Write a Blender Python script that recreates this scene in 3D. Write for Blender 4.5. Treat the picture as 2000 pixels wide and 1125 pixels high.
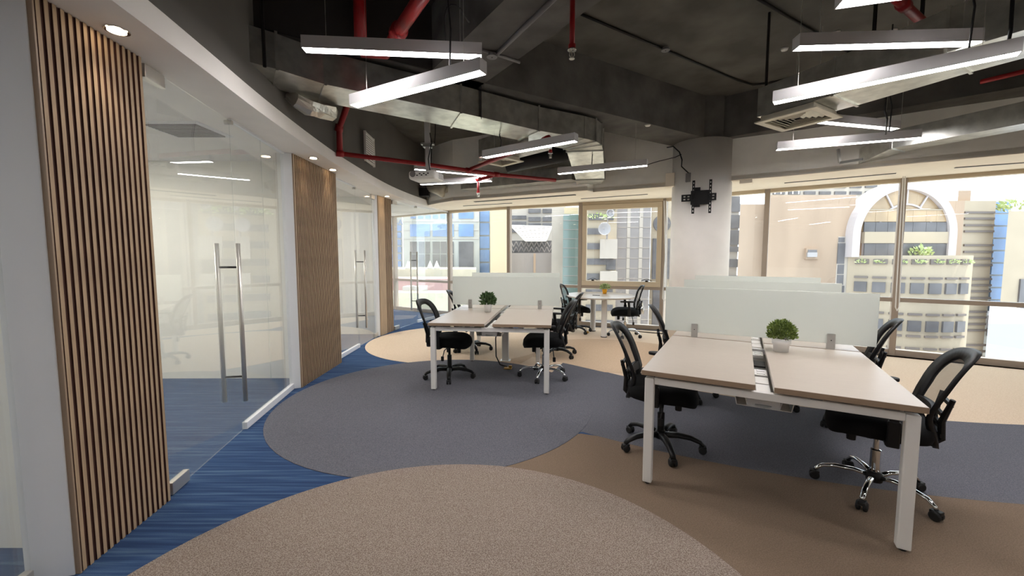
import bpy, bmesh, math, random
from mathutils import Vector, Matrix
for _o in list(bpy.data.objects): bpy.data.objects.remove(_o)
scene = bpy.context.scene
C = scene.collection
random.seed(7)
R_ = math.radians
# ------------------------------------------------------------------ camera
FPX, PITCH, CAMH = 796.35, 0.0768, 1.4423
cd = bpy.data.cameras.new('camera'); cam = bpy.data.objects.new('camera', cd); C.objects.link(cam)
cd.sensor_width = 36.0; cd.lens = 36.0 * FPX / 2000.0; cd.clip_end = 600; cd.clip_start = 0.02
cam.location = (0, 0, CAMH); cam.rotation_euler = (math.pi/2 - PITCH, 0, 0)
scene.camera = cam
# ------------------------------------------------------------------ world, sun, exposure
w = bpy.data.worlds.new('hazy_sky'); scene.world = w; w.use_nodes = True
bg = w.node_tree.nodes['Background']
bg.inputs['Color'].default_value = (0.80, 0.90, 1.0, 1); bg.inputs['Strength'].default_value = 1.8
sl = bpy.data.lights.new('sun', 'SUN'); sl.energy = 5.5; sl.angle = R_(2.0); sl.color = (1.0, 0.93, 0.82)
sun = bpy.data.objects.new('sun', sl); C.objects.link(sun)
sd = Vector((0.36, -0.05, 1.0)).normalized()          # towards the sun, high tropical noon
sun.rotation_euler = sd.to_track_quat('Z', 'Y').to_euler()
vs = scene.view_settings
vs.view_transform = 'Standard'; vs.look = 'None'; vs.gamma = 1.0; vs.use_curve_mapping = False; vs.exposure = 0.82

# ------------------------------------------------------------------ pixel helpers (2000x1125)
def ray(x, y):
    u = (x-1000)/FPX; v = (562.5-y)/FPX
    return (u, math.cos(PITCH)+v*math.sin(PITCH), -math.sin(PITCH)+v*math.cos(PITCH))
def G(x, y, z=0.0):
    d = ray(x, y); t = (z-CAMH)/d[2]; return Vector((d[0]*t, d[1]*t, z))
def AT(x, y, Y):
    d = ray(x, y); t = Y/d[1]; return Vector((d[0]*t, Y, CAMH+d[2]*t))

# ------------------------------------------------------------------ materials
def lin(c):
    return tuple(((v/255)/12.92 if v/255 <= 0.04045 else ((v/255+0.055)/1.055)**2.4) for v in c)
M = {}
def mat(name, rgb, rough=0.6, metal=0.0, spec=0.5, noise=0.0, nscale=20, bump=0.0, bscale=60, emit=None, estr=0, stretch=None, rgb2=None, detail=3, coat=0, lo=0.35, hi=0.65):
    m = bpy.data.materials.new(name); m.use_nodes = True; nt = m.node_tree; b = nt.nodes['Principled BSDF']
    c = lin(rgb)
    b.inputs['Base Color'].default_value = (*c, 1); b.inputs['Roughness'].default_value = rough
    b.inputs['Metallic'].default_value = metal; b.inputs['Specular IOR Level'].default_value = spec
    if coat: b.inputs['Coat Weight'].default_value = coat
    if emit: b.inputs['Emission Color'].default_value = (*lin(emit), 1); b.inputs['Emission Strength'].default_value = estr
    if noise or bump:
        tc = nt.nodes.new('ShaderNodeTexCoord'); mp = nt.nodes.new('ShaderNodeMapping'); nt.links.new(tc.outputs['Object'], mp.inputs['Vector'])
        if stretch: mp.inputs['Scale'].default_value = stretch
    if noise:
        n = nt.nodes.new('ShaderNodeTexNoise'); n.inputs['Scale'].default_value = nscale; n.inputs['Detail'].default_value = detail
        nt.links.new(mp.outputs['Vector'], n.inputs['Vector'])
        r = nt.nodes.new('ShaderNodeValToRGB'); r.color_ramp.elements[0].position = lo; r.color_ramp.elements[1].position = hi
        c2 = lin(rgb2) if rgb2 else tuple(v*(1+noise) for v in c); c1 = c if rgb2 else tuple(v*(1-noise) for v in c)
        r.color_ramp.elements[0].color = (*c1, 1); r.color_ramp.elements[1].color = (*[min(1, v) for v in c2], 1)
        nt.links.new(n.outputs['Fac'], r.inputs['Fac']); nt.links.new(r.outputs['Color'], b.inputs['Base Color'])
    if bump:
        n2 = nt.nodes.new('ShaderNodeTexNoise'); n2.inputs['Scale'].default_value = bscale; n2.inputs['Detail'].default_value = 4
        nt.links.new(mp.outputs['Vector'], n2.inputs['Vector'])
        bp = nt.nodes.new('ShaderNodeBump'); bp.inputs['Strength'].default_value = bump; bp.inputs['Distance'].default_value = 0.01
        nt.links.new(n2.outputs['Fac'], bp.inputs['Height']); nt.links.new(bp.outputs['Normal'], b.inputs['Normal'])
    M[name] = m; return m
def glass(name, tint=(1, 1, 1), gloss=1.0, diffuse=0.0, dcol=(0.8, 0.85, 0.83), ior=1.5):
    m = bpy.data.materials.new(name); m.use_nodes = True; nt = m.node_tree
    for n in list(nt.nodes): nt.nodes.remove(n)
    o = nt.nodes.new('ShaderNodeOutputMaterial'); t = nt.nodes.new('ShaderNodeBsdfTransparent'); t.inputs['Color'].default_value = (*tint, 1)
    g = nt.nodes.new('ShaderNodeBsdfGlossy'); g.inputs['Roughness'].default_value = 0.0; g.inputs['Color'].default_value = (gloss, gloss, gloss, 1)
    f = nt.nodes.new('ShaderNodeFresnel')
    ge = nt.nodes.new('ShaderNodeNewGeometry'); mr = nt.nodes.new('ShaderNodeMapRange')      # same air-to-glass ratio on both faces of a pane
    mr.inputs['To Min'].default_value = ior; mr.inputs['To Max'].default_value = 1/ior
    nt.links.new(ge.outputs['Backfacing'], mr.inputs['Value']); nt.links.new(mr.outputs['Result'], f.inputs['IOR']); mx = nt.nodes.new('ShaderNodeMixShader')
    base = t
    if diffuse:
        d = nt.nodes.new('ShaderNodeBsdfDiffuse'); d.inputs['Color'].default_value = (*dcol, 1)
        tl = nt.nodes.new('ShaderNodeBsdfTranslucent'); tl.inputs['Color'].default_value = (*dcol, 1)
        dm = nt.nodes.new('ShaderNodeMixShader'); dm.inputs['Fac'].default_value = 0.5
        nt.links.new(d.outputs[0], dm.inputs[1]); nt.links.new(tl.outputs[0], dm.inputs[2])
        m2 = nt.nodes.new('ShaderNodeMixShader'); m2.inputs['Fac'].default_value = diffuse
        nt.links.new(t.outputs[0], m2.inputs[1]); nt.links.new(dm.outputs[0], m2.inputs[2]); base = m2
    nt.links.new(f.outputs[0], mx.inputs['Fac']); nt.links.new(base.outputs[0], mx.inputs[1]); nt.links.new(g.outputs[0], mx.inputs[2]); nt.links.new(mx.outputs[0], o.inputs[0])
    M[name] = m; return m
def weave(name, rgb, alpha, scale):
    m = bpy.data.materials.new(name); m.use_nodes = True; nt = m.node_tree
    b = nt.nodes['Principled BSDF']; o = nt.nodes['Material Output']
    b.inputs['Base Color'].default_value = (*lin(rgb), 1); b.inputs['Roughness'].default_value = 0.7
    t = nt.nodes.new('ShaderNodeBsdfTransparent'); mx = nt.nodes.new('ShaderNodeMixShader'); mx.inputs['Fac'].default_value = alpha
    nt.links.new(t.outputs[0], mx.inputs[1]); nt.links.new(b.outputs[0], mx.inputs[2]); nt.links.new(mx.outputs[0], o.inputs['Surface'])
    M[name] = m; return m
def stripes(name, c1, c2, c3, rot):
    """blue plank carpet: long thin streaks of lighter yarn"""
    m = mat(name, c1, 0.95, spec=0.1, noise=0.3, nscale=2.0, bump=0.5, bscale=300)
    nt = m.node_tree; b = nt.nodes['Principled BSDF']
    tc = nt.nodes.new('ShaderNodeTexCoord'); mp = nt.nodes.new('ShaderNodeMapping'); mp.inputs['Rotation'].default_value = (0, 0, rot); mp.inputs['Scale'].default_value = (0.9, 26, 1)
    nt.links.new(tc.outputs['Object'], mp.inputs['Vector'])
    n = nt.nodes.new('ShaderNodeTexNoise'); n.inputs['Scale'].default_value = 1.6; n.inputs['Detail'].default_value = 5; nt.links.new(mp.outputs['Vector'], n.inputs['Vector'])
    r = nt.nodes.new('ShaderNodeValToRGB'); e = r.color_ramp.elements
    e[0].position = 0.34; e[0].color = (*lin(c2), 1); e[1].position = 0.72; e[1].color = (*lin(c3), 1); k = e.new(0.5); k.color = (*lin(c1), 1)
    nt.links.new(n.outputs['Fac'], r.inputs['Fac']); nt.links.new(r.outputs['Color'], b.inputs['Base Color'])
    return m
stripes('carpet_blue', (58, 83, 120), (49, 69, 106), (92, 116, 143), R_(-8))
mat('carpet_grey', (98, 99, 107), 0.97, spec=0.1, noise=1, nscale=170, rgb2=(126, 126, 133), bump=0.7, bscale=350, detail=4)
mat('carpet_taupe', (129, 113, 102), 0.97, spec=0.1, noise=1, nscale=190, rgb2=(180, 166, 153), bump=0.7, bscale=300, detail=2, lo=0.38, hi=0.64)
mat('carpet_brown', (122, 104, 87), 0.97, spec=0.1, noise=1, nscale=190, rgb2=(144, 125, 107), bump=0.6, bscale=350, detail=4)
mat('carpet_beige', (220, 196, 168), 0.97, spec=0.1, noise=1, nscale=120, rgb2=(236, 216, 192), bump=0.5, bscale=350, detail=4)
mat('carpet_tan', (204, 176, 146), 0.97, spec=0.1, noise=1, nscale=120, rgb2=(220, 196, 168), bump=0.5, bscale=350, detail=4)
mat('slab', (94, 92, 86), 0.95, noise=0.22, nscale=2.2, bump=0.35, bscale=14, spec=0.2)
mat('beam_concrete', (98, 96, 92), 0.95, noise=0.25, nscale=3, bump=0.4, bscale=18, spec=0.2)
mat('bulkhead_shaded', (104, 101, 96), 0.9, noise=0.04, nscale=3)  # medium grey paint, its dim light put into the colour
mat('bulkhead_lit', (242, 240, 233), 0.9, noise=0.04, nscale=3)  # lit copy of the bulkhead paint, brightness put into the colour
mat('plaster_white', (243, 239, 233), 0.85, noise=0.02, nscale=4)
mat('plaster_cream', (248, 238, 220), 0.85, noise=0.02, nscale=4)
mat('wall_white', (238, 236, 228), 0.8, noise=0.015, nscale=5)
mat('column_white', (246, 242, 236), 0.7, noise=0.03, nscale=3)
mat('white_frame', (226, 228, 230), 0.4)
mat('bronze', (166, 152, 138), 0.45, 0.1)
mat('bronze_light', (206, 190, 164), 0.5, 0.1)
mat('oak', (165, 141, 112), 0.65, noise=0.14, nscale=30, stretch=(3, 3, 0.15), bump=0.1, bscale=40)
mat('walnut', (74, 44, 35), 0.8, noise=0.2, nscale=30, stretch=(3, 3, 0.2))
mat('steel', (206, 202, 194), 0.35, 0.75)
mat('chrome', (225, 228, 230), 0.08, 1.0)
mat('galvanised', (214, 214, 208), 0.28, 0.9, noise=0.16, nscale=9, bump=0.06, bscale=6)
mat('duct_white', (206, 200, 182), 0.5, 0.3, noise=0.08, nscale=6)
mat('foil', (200, 196, 186), 0.3, 0.9, bump=0.9, bscale=18)
mat('insulation', (196, 168, 96), 0.95, noise=0.3, nscale=40, bump=0.8, bscale=60)
mat('red_paint', (152, 22, 26), 0.4)
mat('black_plastic', (19, 19, 20), 0.45, spec=0.35)
mat('black_fabric', (17, 17, 18), 0.9, noise=0.2, nscale=300, spec=0.2)
mat('black_rubber', (20, 20, 21), 0.6)
mat('dark_metal', (38, 36, 35), 0.5, 0.4)
mat('grey_plastic', (120, 118, 118), 0.45)
mat('laminate', (184, 173, 160), 0.32, noise=0.03, nscale=8, stretch=(1, 12, 1))
mat('edge_band', (150, 128, 106), 0.5)
mat('desk_white', (228, 226, 222), 0.35)
mat('aluminium', (192, 192, 190), 0.35, 0.9)
mat('socket_white', (236, 234, 228), 0.45)
mat('ceramic_white', (238, 238, 236), 0.3)
mat('ceramic_yellow', (240, 170, 30), 0.4)
mat('leaf', (74, 96, 40), 0.6, noise=1, nscale=60, rgb2=(140, 158, 78))
mat('leaf_dark', (52, 78, 44), 0.6, noise=1, nscale=60, rgb2=(92, 120, 70))
mat('leaf_pale', (120, 150, 80), 0.6, noise=1, nscale=60, rgb2=(214, 220, 170))
mat('soil', (60, 46, 34), 0.95)
mat('lamp_housing', (200, 198, 198), 0.6)
mat('led', (255, 255, 255), 0.5, emit=(255, 250, 250), estr=30.0)
mat('led_warm', (255, 240, 220), 0.5, emit=(255, 226, 190), estr=10.0)
mat('brass', (190, 150, 70), 0.35, 0.9)
mat('white_plastic', (232, 230, 224), 0.45)
mat('lens', (30, 34, 46), 0.1)
weave('mesh_black', (20, 20, 21), 0.5, 400)
weave('mesh_grey', (64, 60, 60), 0.55, 400)
glass('glass_clear', (0.97, 0.985, 0.98))
glass('glass_wall', (0.975, 0.985, 0.98), diffuse=0.06, dcol=(0.9, 0.9, 0.88))
glass('glass_frost', (0.9, 0.94, 0.92), gloss=0.5, diffuse=0.88, dcol=(0.86, 0.88, 0.84), ior=1.3)
# outside
mat('stone_pink', (167, 146, 127), 0.9, noise=0.10, nscale=0.35, stretch=(1, 1, 0.22), spec=0.2)
mat('stone_cream', (173, 160, 141), 0.9, noise=0.06, nscale=0.3, spec=0.2)
mat('stone_white', (192, 184, 184), 0.9, spec=0.2)
mat('cladding_white', (180, 180, 175), 0.8, noise=0.04, nscale=0.4)
mat('render_yellow', (198, 180, 150), 0.9)
mat('concrete_grey', (150, 144, 142), 0.9, noise=0.07, nscale=0.25, stretch=(1, 1, 0.3))
mat('concrete_pale', (182, 173, 163), 0.9, noise=0.05, nscale=0.3)
mat('teal_glass', (110, 131, 127), 0.15, spec=0.8)  # distance haze put into the pale colour
mat('blue_glass', (104, 135, 179), 0.12, spec=0.8, noise=0.15, nscale=0.4)
mat('dark_glass', (103, 101, 103), 0.4, spec=0.3, noise=0.2, nscale=0.6)
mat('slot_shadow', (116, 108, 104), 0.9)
mat('arch_glass', (167, 142, 110), 0.25, spec=0.7, noise=0.2, nscale=0.5)
mat('pink_roof', (186, 144, 142), 0.9)
mat('pale_roof', (186, 180, 158), 0.9, noise=0.08, nscale=0.5)
mat('white_roof', (167, 163, 163), 0.9)
mat('rail_white', (228, 230, 228), 0.6)
mat('asphalt', (188, 182, 172), 0.95)

# ------------------------------------------------------------------ mesh builder
def frame(a, b):
    z = (Vector(b)-Vector(a)).normalized(); u = Vector((0, 0, 1)) if abs(z.z) < 0.9 else Vector((1, 0, 0))
    x = u.cross(z).normalized(); return x, z.cross(x), z
class MB:
    def __init__(s): s.v = []; s.f = []
    def add(s, vs_, fs):
        n = len(s.v); s.v += [tuple(p) for p in vs_]; s.f += [tuple(i+n for i in f) for f in fs]; return s
    def box(s, c, size, rz=0, ry=0, rx=0):
        hx, hy, hz = size[0]/2, size[1]/2, size[2]/2
        m = Matrix.Rotation(rz, 4, 'Z') @ Matrix.Rotation(ry, 4, 'Y') @ Matrix.Rotation(rx, 4, 'X')
        p = [m @ Vector((x*hx, y*hy, z*hz))+Vector(c) for z in (-1, 1) for x, y in ((-1, -1), (1, -1), (1, 1), (-1, 1))]
        return s.add(p, [(3, 2, 1, 0), (4, 5, 6, 7), (0, 1, 5, 4), (1, 2, 6, 5), (2, 3, 7, 6), (3, 0, 4, 7)])
    def bar(s, a, b, wd, ht):
        x, y, z = frame(a, b); a = Vector(a); b = Vector(b)
        p = [q+x*sx*wd/2+y*sy*ht/2 for q in (a, b) for sx, sy in ((-1, -1), (1, -1), (1, 1), (-1, 1))]
        return s.add(p, [(3, 2, 1, 0), (4, 5, 6, 7), (0, 1, 5, 4), (1, 2, 6, 5), (2, 3, 7, 6), (3, 0, 4, 7)])
    def prism(s, poly, z0, z1):
        n = len(poly); a = sum(poly[i][0]*poly[(i+1) % n][1]-poly[(i+1) % n][0]*poly[i][1] for i in range(n))
        if a < 0: poly = poly[::-1]
        return s.add([(p[0], p[1], z0) for p in poly]+[(p[0], p[1], z1) for p in poly], [tuple(range(n-1, -1, -1)), tuple(range(n, 2*n))]+[(i, (i+1) % n, n+(i+1) % n, n+i) for i in range(n)])
    def tube(s, path, r, seg=8, cap=True, flat=1.0):
        path = [Vector(p) for p in path]; n = len(path); rr = r if isinstance(r, (list, tuple)) else [r]*n
        prev = None; vs_ = []
        for i, p in enumerate(path):
            t = ((path[min(i+1, n-1)]-path[max(i-1, 0)])).normalized()
            if prev is None: x = frame((0, 0, 0), t)[0]
            else: x = (prev-t*prev.dot(t)).normalized()
            prev = x; y = t.cross(x)
            vs_ += [p+(x*math.cos(2*math.pi*k/seg)+y*math.sin(2*math.pi*k/seg)*flat)*rr[i] for k in range(seg)]
        fs = [(i*seg+k, i*seg+(k+1) % seg, (i+1)*seg+(k+1) % seg, (i+1)*seg+k) for i in range(n-1) for k in range(seg)]
        if cap: fs += [tuple(range(seg-1, -1, -1)), tuple(range((n-1)*seg, n*seg))]
        return s.add(vs_, fs)
    def lathe(s, prof, c=(0, 0, 0), seg=20, ax='z'):
        vs_ = []
        for r, h in prof:
            for k in range(seg):
                a = 2*math.pi*k/seg; q = (r*math.cos(a), r*math.sin(a), h)
                if ax == 'x': q = (h, r*math.cos(a), r*math.sin(a))
                if ax == 'y': q = (r*math.sin(a), h, r*math.cos(a))
                vs_.append((q[0]+c[0], q[1]+c[1], q[2]+c[2]))
        n = len(prof); fs = [(i*seg+k, i*seg+(k+1) % seg, (i+1)*seg+(k+1) % seg, (i+1)*seg+k) for i in range(n-1) for k in range(seg)]
        fs += [tuple(range(seg-1, -1, -1)), tuple(range((n-1)*seg, n*seg))]
        return s.add(vs_, fs)
    def grid(s, rows):
        n = len(rows); m = len(rows[0]); vs_ = [p for r in rows for p in r]
        return s.add(vs_, [(i*m+j, i*m+j+1, (i+1)*m+j+1, (i+1)*m+j) for i in range(n-1) for j in range(m-1)])
    def wall(s, pts, z0, z1, th):
        """vertical wall along an open polyline; th to the left of travel"""
        n = len(pts); off = []
        for i in range(n):
            a = Vector(pts[max(i-1, 0)]); b = Vector(pts[min(i+1, n-1)]); d = (b-a).normalized(); off.append((pts[i][0]-d.y*th, pts[i][1]+d.x*th))
        return s.prism(list(pts)+off[::-1], z0, z1)
    def mesh(s, name):
        me = bpy.data.meshes.new(name); me.from_pydata(s.v, [], s.f); me.update(); return me
    def build(s, name, m, parent=None, smooth=False, bevel=0, bseg=2, sub=0, loc=None, rz=None):
        me = s.mesh(name)
        bm = bmesh.new(); bm.from_mesh(me); bmesh.ops.recalc_face_normals(bm, faces=bm.faces); bm.to_mesh(me); bm.free()
        me.materials.append(M[m])
        if smooth:
            for p in me.polygons: p.use_smooth = True
            if smooth == 'auto':
                for e in me.edges: pass
        o = bpy.data.objects.new(name, me); C.objects.link(o); o.parent = parent
        if bevel:
            b = o.modifiers.new('bevel', 'BEVEL'); b.width = bevel; b.segments = bseg; b.limit_method = 'ANGLE'; b.angle_limit = R_(40)
        if sub:
            b = o.modifiers.new('sub', 'SUBSURF'); b.levels = sub; b.render_levels = sub
        if loc is not None: o.location = loc
        if rz is not None: o.rotation_euler.z = rz
        return o
def tag(o, label, cat=None, group=None, kind=None):
    o['label'] = label
    if cat: o['category'] = cat
    if group: o['group'] = group
    if kind: o['kind'] = kind
    return o
def st(o, label):
    o['kind'] = 'structure'; o['label'] = label; return o
def thing(name, label, cat, loc=(0, 0, 0), rz=0, group=None, kind=None):
    o = bpy.data.objects.new(name, None); C.objects.link(o); o.location = loc; o.rotation_euler = (0, 0, rz); o.empty_display_size = 0.1
    tag(o, label, cat, group, kind); return o
def dup(root, loc, rz, label, group=None):
    def cp(o, par):
        c = o.copy(); C.objects.link(c); c.parent = par
        for ch in list(o.children): cp(ch, c)
        return c
    r = cp(root, None); r.location = loc; r.rotation_euler = (0, 0, rz); r['label'] = label
    if group: r['group'] = group
    return r
def share(o, parent, loc=None, rz=None, m=None):
    c = o.copy(); C.objects.link(c); c.parent = parent
    if loc is not None: c.location = loc
    if rz is not None: c.rotation_euler.z = rz
    return c

# ================================================================== SETTING
ZS, ZB, ZF = 3.73, 3.15, 2.53        # slab, beam soffit, plaster soffit
FAC = [(-6.2, 13.2), (-4.9, 12.3), (-3.185, 11.147), (-1.52, 10.03), (-0.06, 9.21), (1.425, 8.52), (2.94, 7.92), (3.50, 7.42), (4.233, 6.847), (5.583, 5.915), (6.93, 4.99), (8.3, 4.05)]
# floor
fl = MB().prism(FAC+[(8.3, -4), (-6.2, -4)], -0.15, 0.0).build('floor', 'carpet_blue'); st(fl, 'blue streaked carpet floor along the glass rooms')
def disc(c, r, a0=0, a1=360, n=72): return [(c[0]+r*math.cos(R_(a0+(a1-a0)*i/n)), c[1]+r*math.sin(R_(a0+(a1-a0)*i/n))) for i in range(n+(0 if a1-a0 == 360 else 1))]
def clipline(poly, off=0.02):
    """keep the part of a polygon inside the facade (convex steps, one edge at a time)"""
    for a, b in zip(FAC[3:], FAC[4:]):
        d = (Vector(b)-Vector(a)).normalized(); n = Vector((d.y, -d.x)); k = n.dot(Vector(a))+off
        out = []
        for i in range(len(poly)):
            p, q = Vector(poly[i]), Vector(poly[(i+1) % len(poly)]); sp, sq = n.dot(p)-k, n.dot(q)-k
            if sp >= 0: out.append(tuple(p))
            if (sp >= 0) != (sq >= 0): t = sp/(sp-sq); out.append(tuple(p+(q-p)*t))
        poly = out
        if not poly: break
    return poly
def carpet(name, poly, k, m, label):
    o = MB().prism(poly, -0.002, 0.0006*k).build(name, m, fl); o['label'] = label; return o
apex = G(1135, 847)
bc = (3.836, 7.782); br = 5.57
a_ap = math.degrees(math.atan2(apex.y-bc[1], apex.x-bc[0]))
ring_out = disc(bc, br, a_ap, -48, 60)
beige_poly = disc((4.862, 8.351), 4.97, 200, 330, 80)
bigbeige = [(-0.5, 6.6), (-0.3, 5.3), (0.5, 5.0)]+disc((4.862, 8.351), 4.97, 214, 312, 60)+[(8.25, 4.6), (8.25, 4.0), (6.6, 5.1), (5.55, 5.8), (4.2, 6.72), (3.45, 7.3), (2.9, 7.8), (1.4, 8.4), (-0.06, 9.08), (-1.3, 9.75), (-1.55, 9.3), (-1.2, 8.6), (0.3, 8.3)]
carpet('carpet_inlay', [(-0.3, 3.0), (apex.x, apex.y)]+ring_out[1:]+[(8.25, 2.5), (8.25, -3.9), (0.4, -3.9), (0.0, 0.4)], 1, 'carpet_brown', 'plain brown carpet area under the nearer desks')
carpet('carpet_inlay', [(0.2, 3.3)]+ring_out+[(8.25, 3.2), (8.25, 5.3), (1.0, 6.0), (0.3, 5.6)], 2, 'carpet_grey', 'charcoal carpet band between brown and beige')
carpet('carpet_inlay', bigbeige, 3, 'carpet_beige', 'light beige carpet area along the windows')
carpet('carpet_inlay', disc((1.36, 5.56), 1.5, -20, 200, 50)+[(0.3, 5.8), (0.79, 5.37), (1.153, 5.006), (1.448, 4.917), (2.0, 4.5), (2.6, 4.2)], 4, 'carpet_tan', 'tan carpet disc between the desks and the round table')
carpet('carpet_inlay', disc((-0.906, 6.902), 1.52), 5, 'carpet_beige', 'beige carpet disc beside the far slatted panel')
carpet('carpet_inlay', disc((-0.745, 4.075), 1.54), 6, 'carpet_grey', 'charcoal carpet disc under the farther desks')
carpet('carpet_inlay', disc((-0.35, 1.259), 1.472), 7, 'carpet_taupe', 'speckled taupe carpet disc in the foreground')
# ceiling slab, beams
st(MB().prism([(-6.4, -4.2), (8.6, -4.2), (8.6, 4.3), (7.1, 5.3), (5.7, 6.2), (3.1, 8.2), (1.5, 8.9), (-1.4, 10.4), (-6.4, 13.7)], ZS, ZS+0.2).build('ceiling', 'slab'), 'dark bare concrete ceiling slab')
k = (ZB-CAMH)/(3.24-CAMH)
def S(p): return Vector((p[0]*k, p[1]*k))
b1 = [S((-0.268, 4.40)), S((2.90, 6.315))]; b1f = [S((-0.75, 4.8)), S((2.602, 6.80))]
d1 = (b1[1]-b1[0]).normalized()
st(MB().prism([tuple(b1[0]-d1*2.4), tuple(b1[1]+d1*0.0), tuple(b1f[1]+d1*0.1), tuple(b1f[0]-d1*2.4)], ZB, ZS+0.01).build('ceiling_beam', 'beam_concrete'), 'deep concrete beam running left from the round column')
b2 = [S((3.20, 6.36)), S((5.427, 4.473))]; d2 = (b2[1]-b2[0]).normalized(); n2 = Vector((-d2.y, d2.x))
st(MB().prism([tuple(b2[0]), tuple(b2[1]+d2*3), tuple(b2[1]+d2*3+n2*0.42), tuple(b2[0]+n2*0.42)], ZB, ZS+0.01).build('ceiling_beam', 'beam_concrete'), 'deep concrete beam running right from the round column')
st(MB().box((2.91, 6.37, (ZB+ZS)/2), (0.34, 0.72, ZS-ZB), rz=R_(-8)).build('ceiling_beam', 'beam_concrete'), 'short concrete block over the round column')
b3l, b3r = S((-0.054, 3.011)), S((0.63, 3.011)); b3d = (S((-0.264, 4.36))-S((0.63, 3.011))).normalized()
st(MB().prism([tuple(b3r-b3d*6), tuple(b3r+b3d*1.75), tuple(b3l+b3d*1.55), tuple(b3l-b3d*6)], ZB, ZS+0.01).build('ceiling_beam', 'beam_concrete'), 'wide concrete beam crossing the ceiling above the camera')
mat('near_black', (40, 37, 35), 0.9)  # near-black sheets below the slab bay and on the beam face
st(MB().prism([(-2.2, -3.9), (0.6, -3.9), (-0.1, 2.0), (-0.55, 4.2), (-2.3, 4.2)], ZS-0.02, ZS-0.002).build('ceiling_bay', 'near_black'), 'near-black ceiling bay at the upper left')
st(MB().prism([tuple(b1[0]-d1*2.5+Vector((0.008, -0.014))), tuple(b1[0]+Vector((-0.25, -0.16))), tuple(b1[0]+Vector((-0.25, -0.14))), tuple(b1[0]-d1*2.5)], ZB-0.004, ZS-0.02).build('ceiling_beam', 'near_black'), 'near-black beam face above the main duct')
# outer walls
st(MB().box((1.05, -4.1, 1.86), (14.9, 0.2, 3.76)).build('wall_back', 'plaster_white'), 'plain wall behind the camera')
st(MB().box((-6.3, 4.6, 1.86), (0.2, 17.4, 3.76)).build('wall_left', 'wall_white'), 'outer wall of the meeting rooms')
st(MB().box((8.4, 0.0, 1.86), (0.2, 8.2, 3.76)).build('wall_right', 'plaster_white'), 'plain wall at the right end of the office')
# soffit, fascia and bulkhead on the left
CUR = [(-1.35, -3.9), (-1.45, -1.0), (-1.58, 0.8), (-1.70, 1.8), (-1.80, 2.5), (-1.90, 3.15), (-2.0, 4.0), (-2.075, 4.9), (-2.10, 5.6), (-2.11, 6.6), (-2.07, 7.4), (-1.97, 8.2), (-1.83, 8.94)]
def smooth_curve(pts, n=4):
    out = []
    for i in range(len(pts)-1):
        p0, p1, p2, p3 = (Vector(pts[max(i-1, 0)]), Vector(pts[i]), Vector(pts[i+1]), Vector(pts[min(i+2, len(pts)-1)]))
        for j in range(n):
            t = j/n; out.append(tuple(0.5*((2*p1)+(-p0+p2)*t+(2*p0-5*p1+4*p2-p3)*t*t+(-p0+3*p1-3*p2+p3)*t**3)))
    return out+[pts[-1]]
CS = smooth_curve(CUR)
st(MB().prism(CS+[(-1.6, 9.95), (-3.2, 11.1), (-6.2, 13.1), (-6.2, -3.95)], ZF, ZF+0.13).build('ceiling_soffit', 'plaster_white'), 'white curved plaster soffit over the glass rooms')
st(MB().wall([(x-0.012, y) for x, y in CS], ZF+0.13, ZS, 0.12).build('wall_bulkhead', 'bulkhead_shaded'), 'grey bulkhead wall above the curved soffit, shade put into its colour')
PF = [(-1.83, 8.96), (-1.48, 8.518), (-1.17, 8.21), (1.264, 6.952), (1.40, 7.13), (2.494, 6.552), (3.276, 6.032), (3.907, 5.658), (4.782, 4.982), (5.508, 4.484), (6.9, 3.5), (8.3, 2.6)]
HEAD = FAC[3:]
st(MB().prism(PF+[(x+0.12, y+0.2) for x, y in HEAD[::-1]]+[(-1.62, 9.98)], 2.55, 2.62).build('ceiling_perimeter', 'plaster_cream'), 'cream plaster soffit along the windows')
st(MB().wall(PF, 2.56, ZS, 0.1).build('wall_perimeter', 'bulkhead_lit'), 'grey bulkhead wall above the window soffit')
st(MB().wall([(x+0.1, y+0.15) for x, y in FAC], 2.56, ZS+0.02, 0.2).build('wall_facade', 'plaster_cream'), 'wall above the windows')
st(MB().box((2.46, 6.42, 2.62), (0.13, 0.13, 0.2), rz=R_(-34)).build('trim_1', 'plaster_cream'), 'cream return block left of the column')
st(MB().box((3.42, 6.05, 2.62), (0.16, 0.16, 0.24), rz=R_(-34)).build('trim_2', 'plaster_cream'), 'cream return block right of the column')
# column
st(MB().lathe([(0.42, 0), (0.42, 3.15)], (2.91, 6.37, 0), 48).build('wall_column', 'column_white', smooth=False), 'round white plastered column')
for p in bpy.data.objects['wall_column'].data.polygons: p.use_smooth = len(p.vertices) == 4
# meeting room partitions
def part_wall(name, a, b, label, th=0.1):
    st(MB().wall([a, b], 0, ZF, th).build(name, 'wall_white'), label)
part_wall('wall_partition_1', (-2.18, 2.02), (-6.2, 2.02), 'white partition between the two nearest meeting rooms')
part_wall('wall_partition_2', (-2.45, 4.86), (-6.2, 4.82), 'white partition behind the first glass door')
part_wall('wall_partition_3', (-2.55, 7.62), (-6.2, 7.62), 'white partition behind the second glass door')
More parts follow.
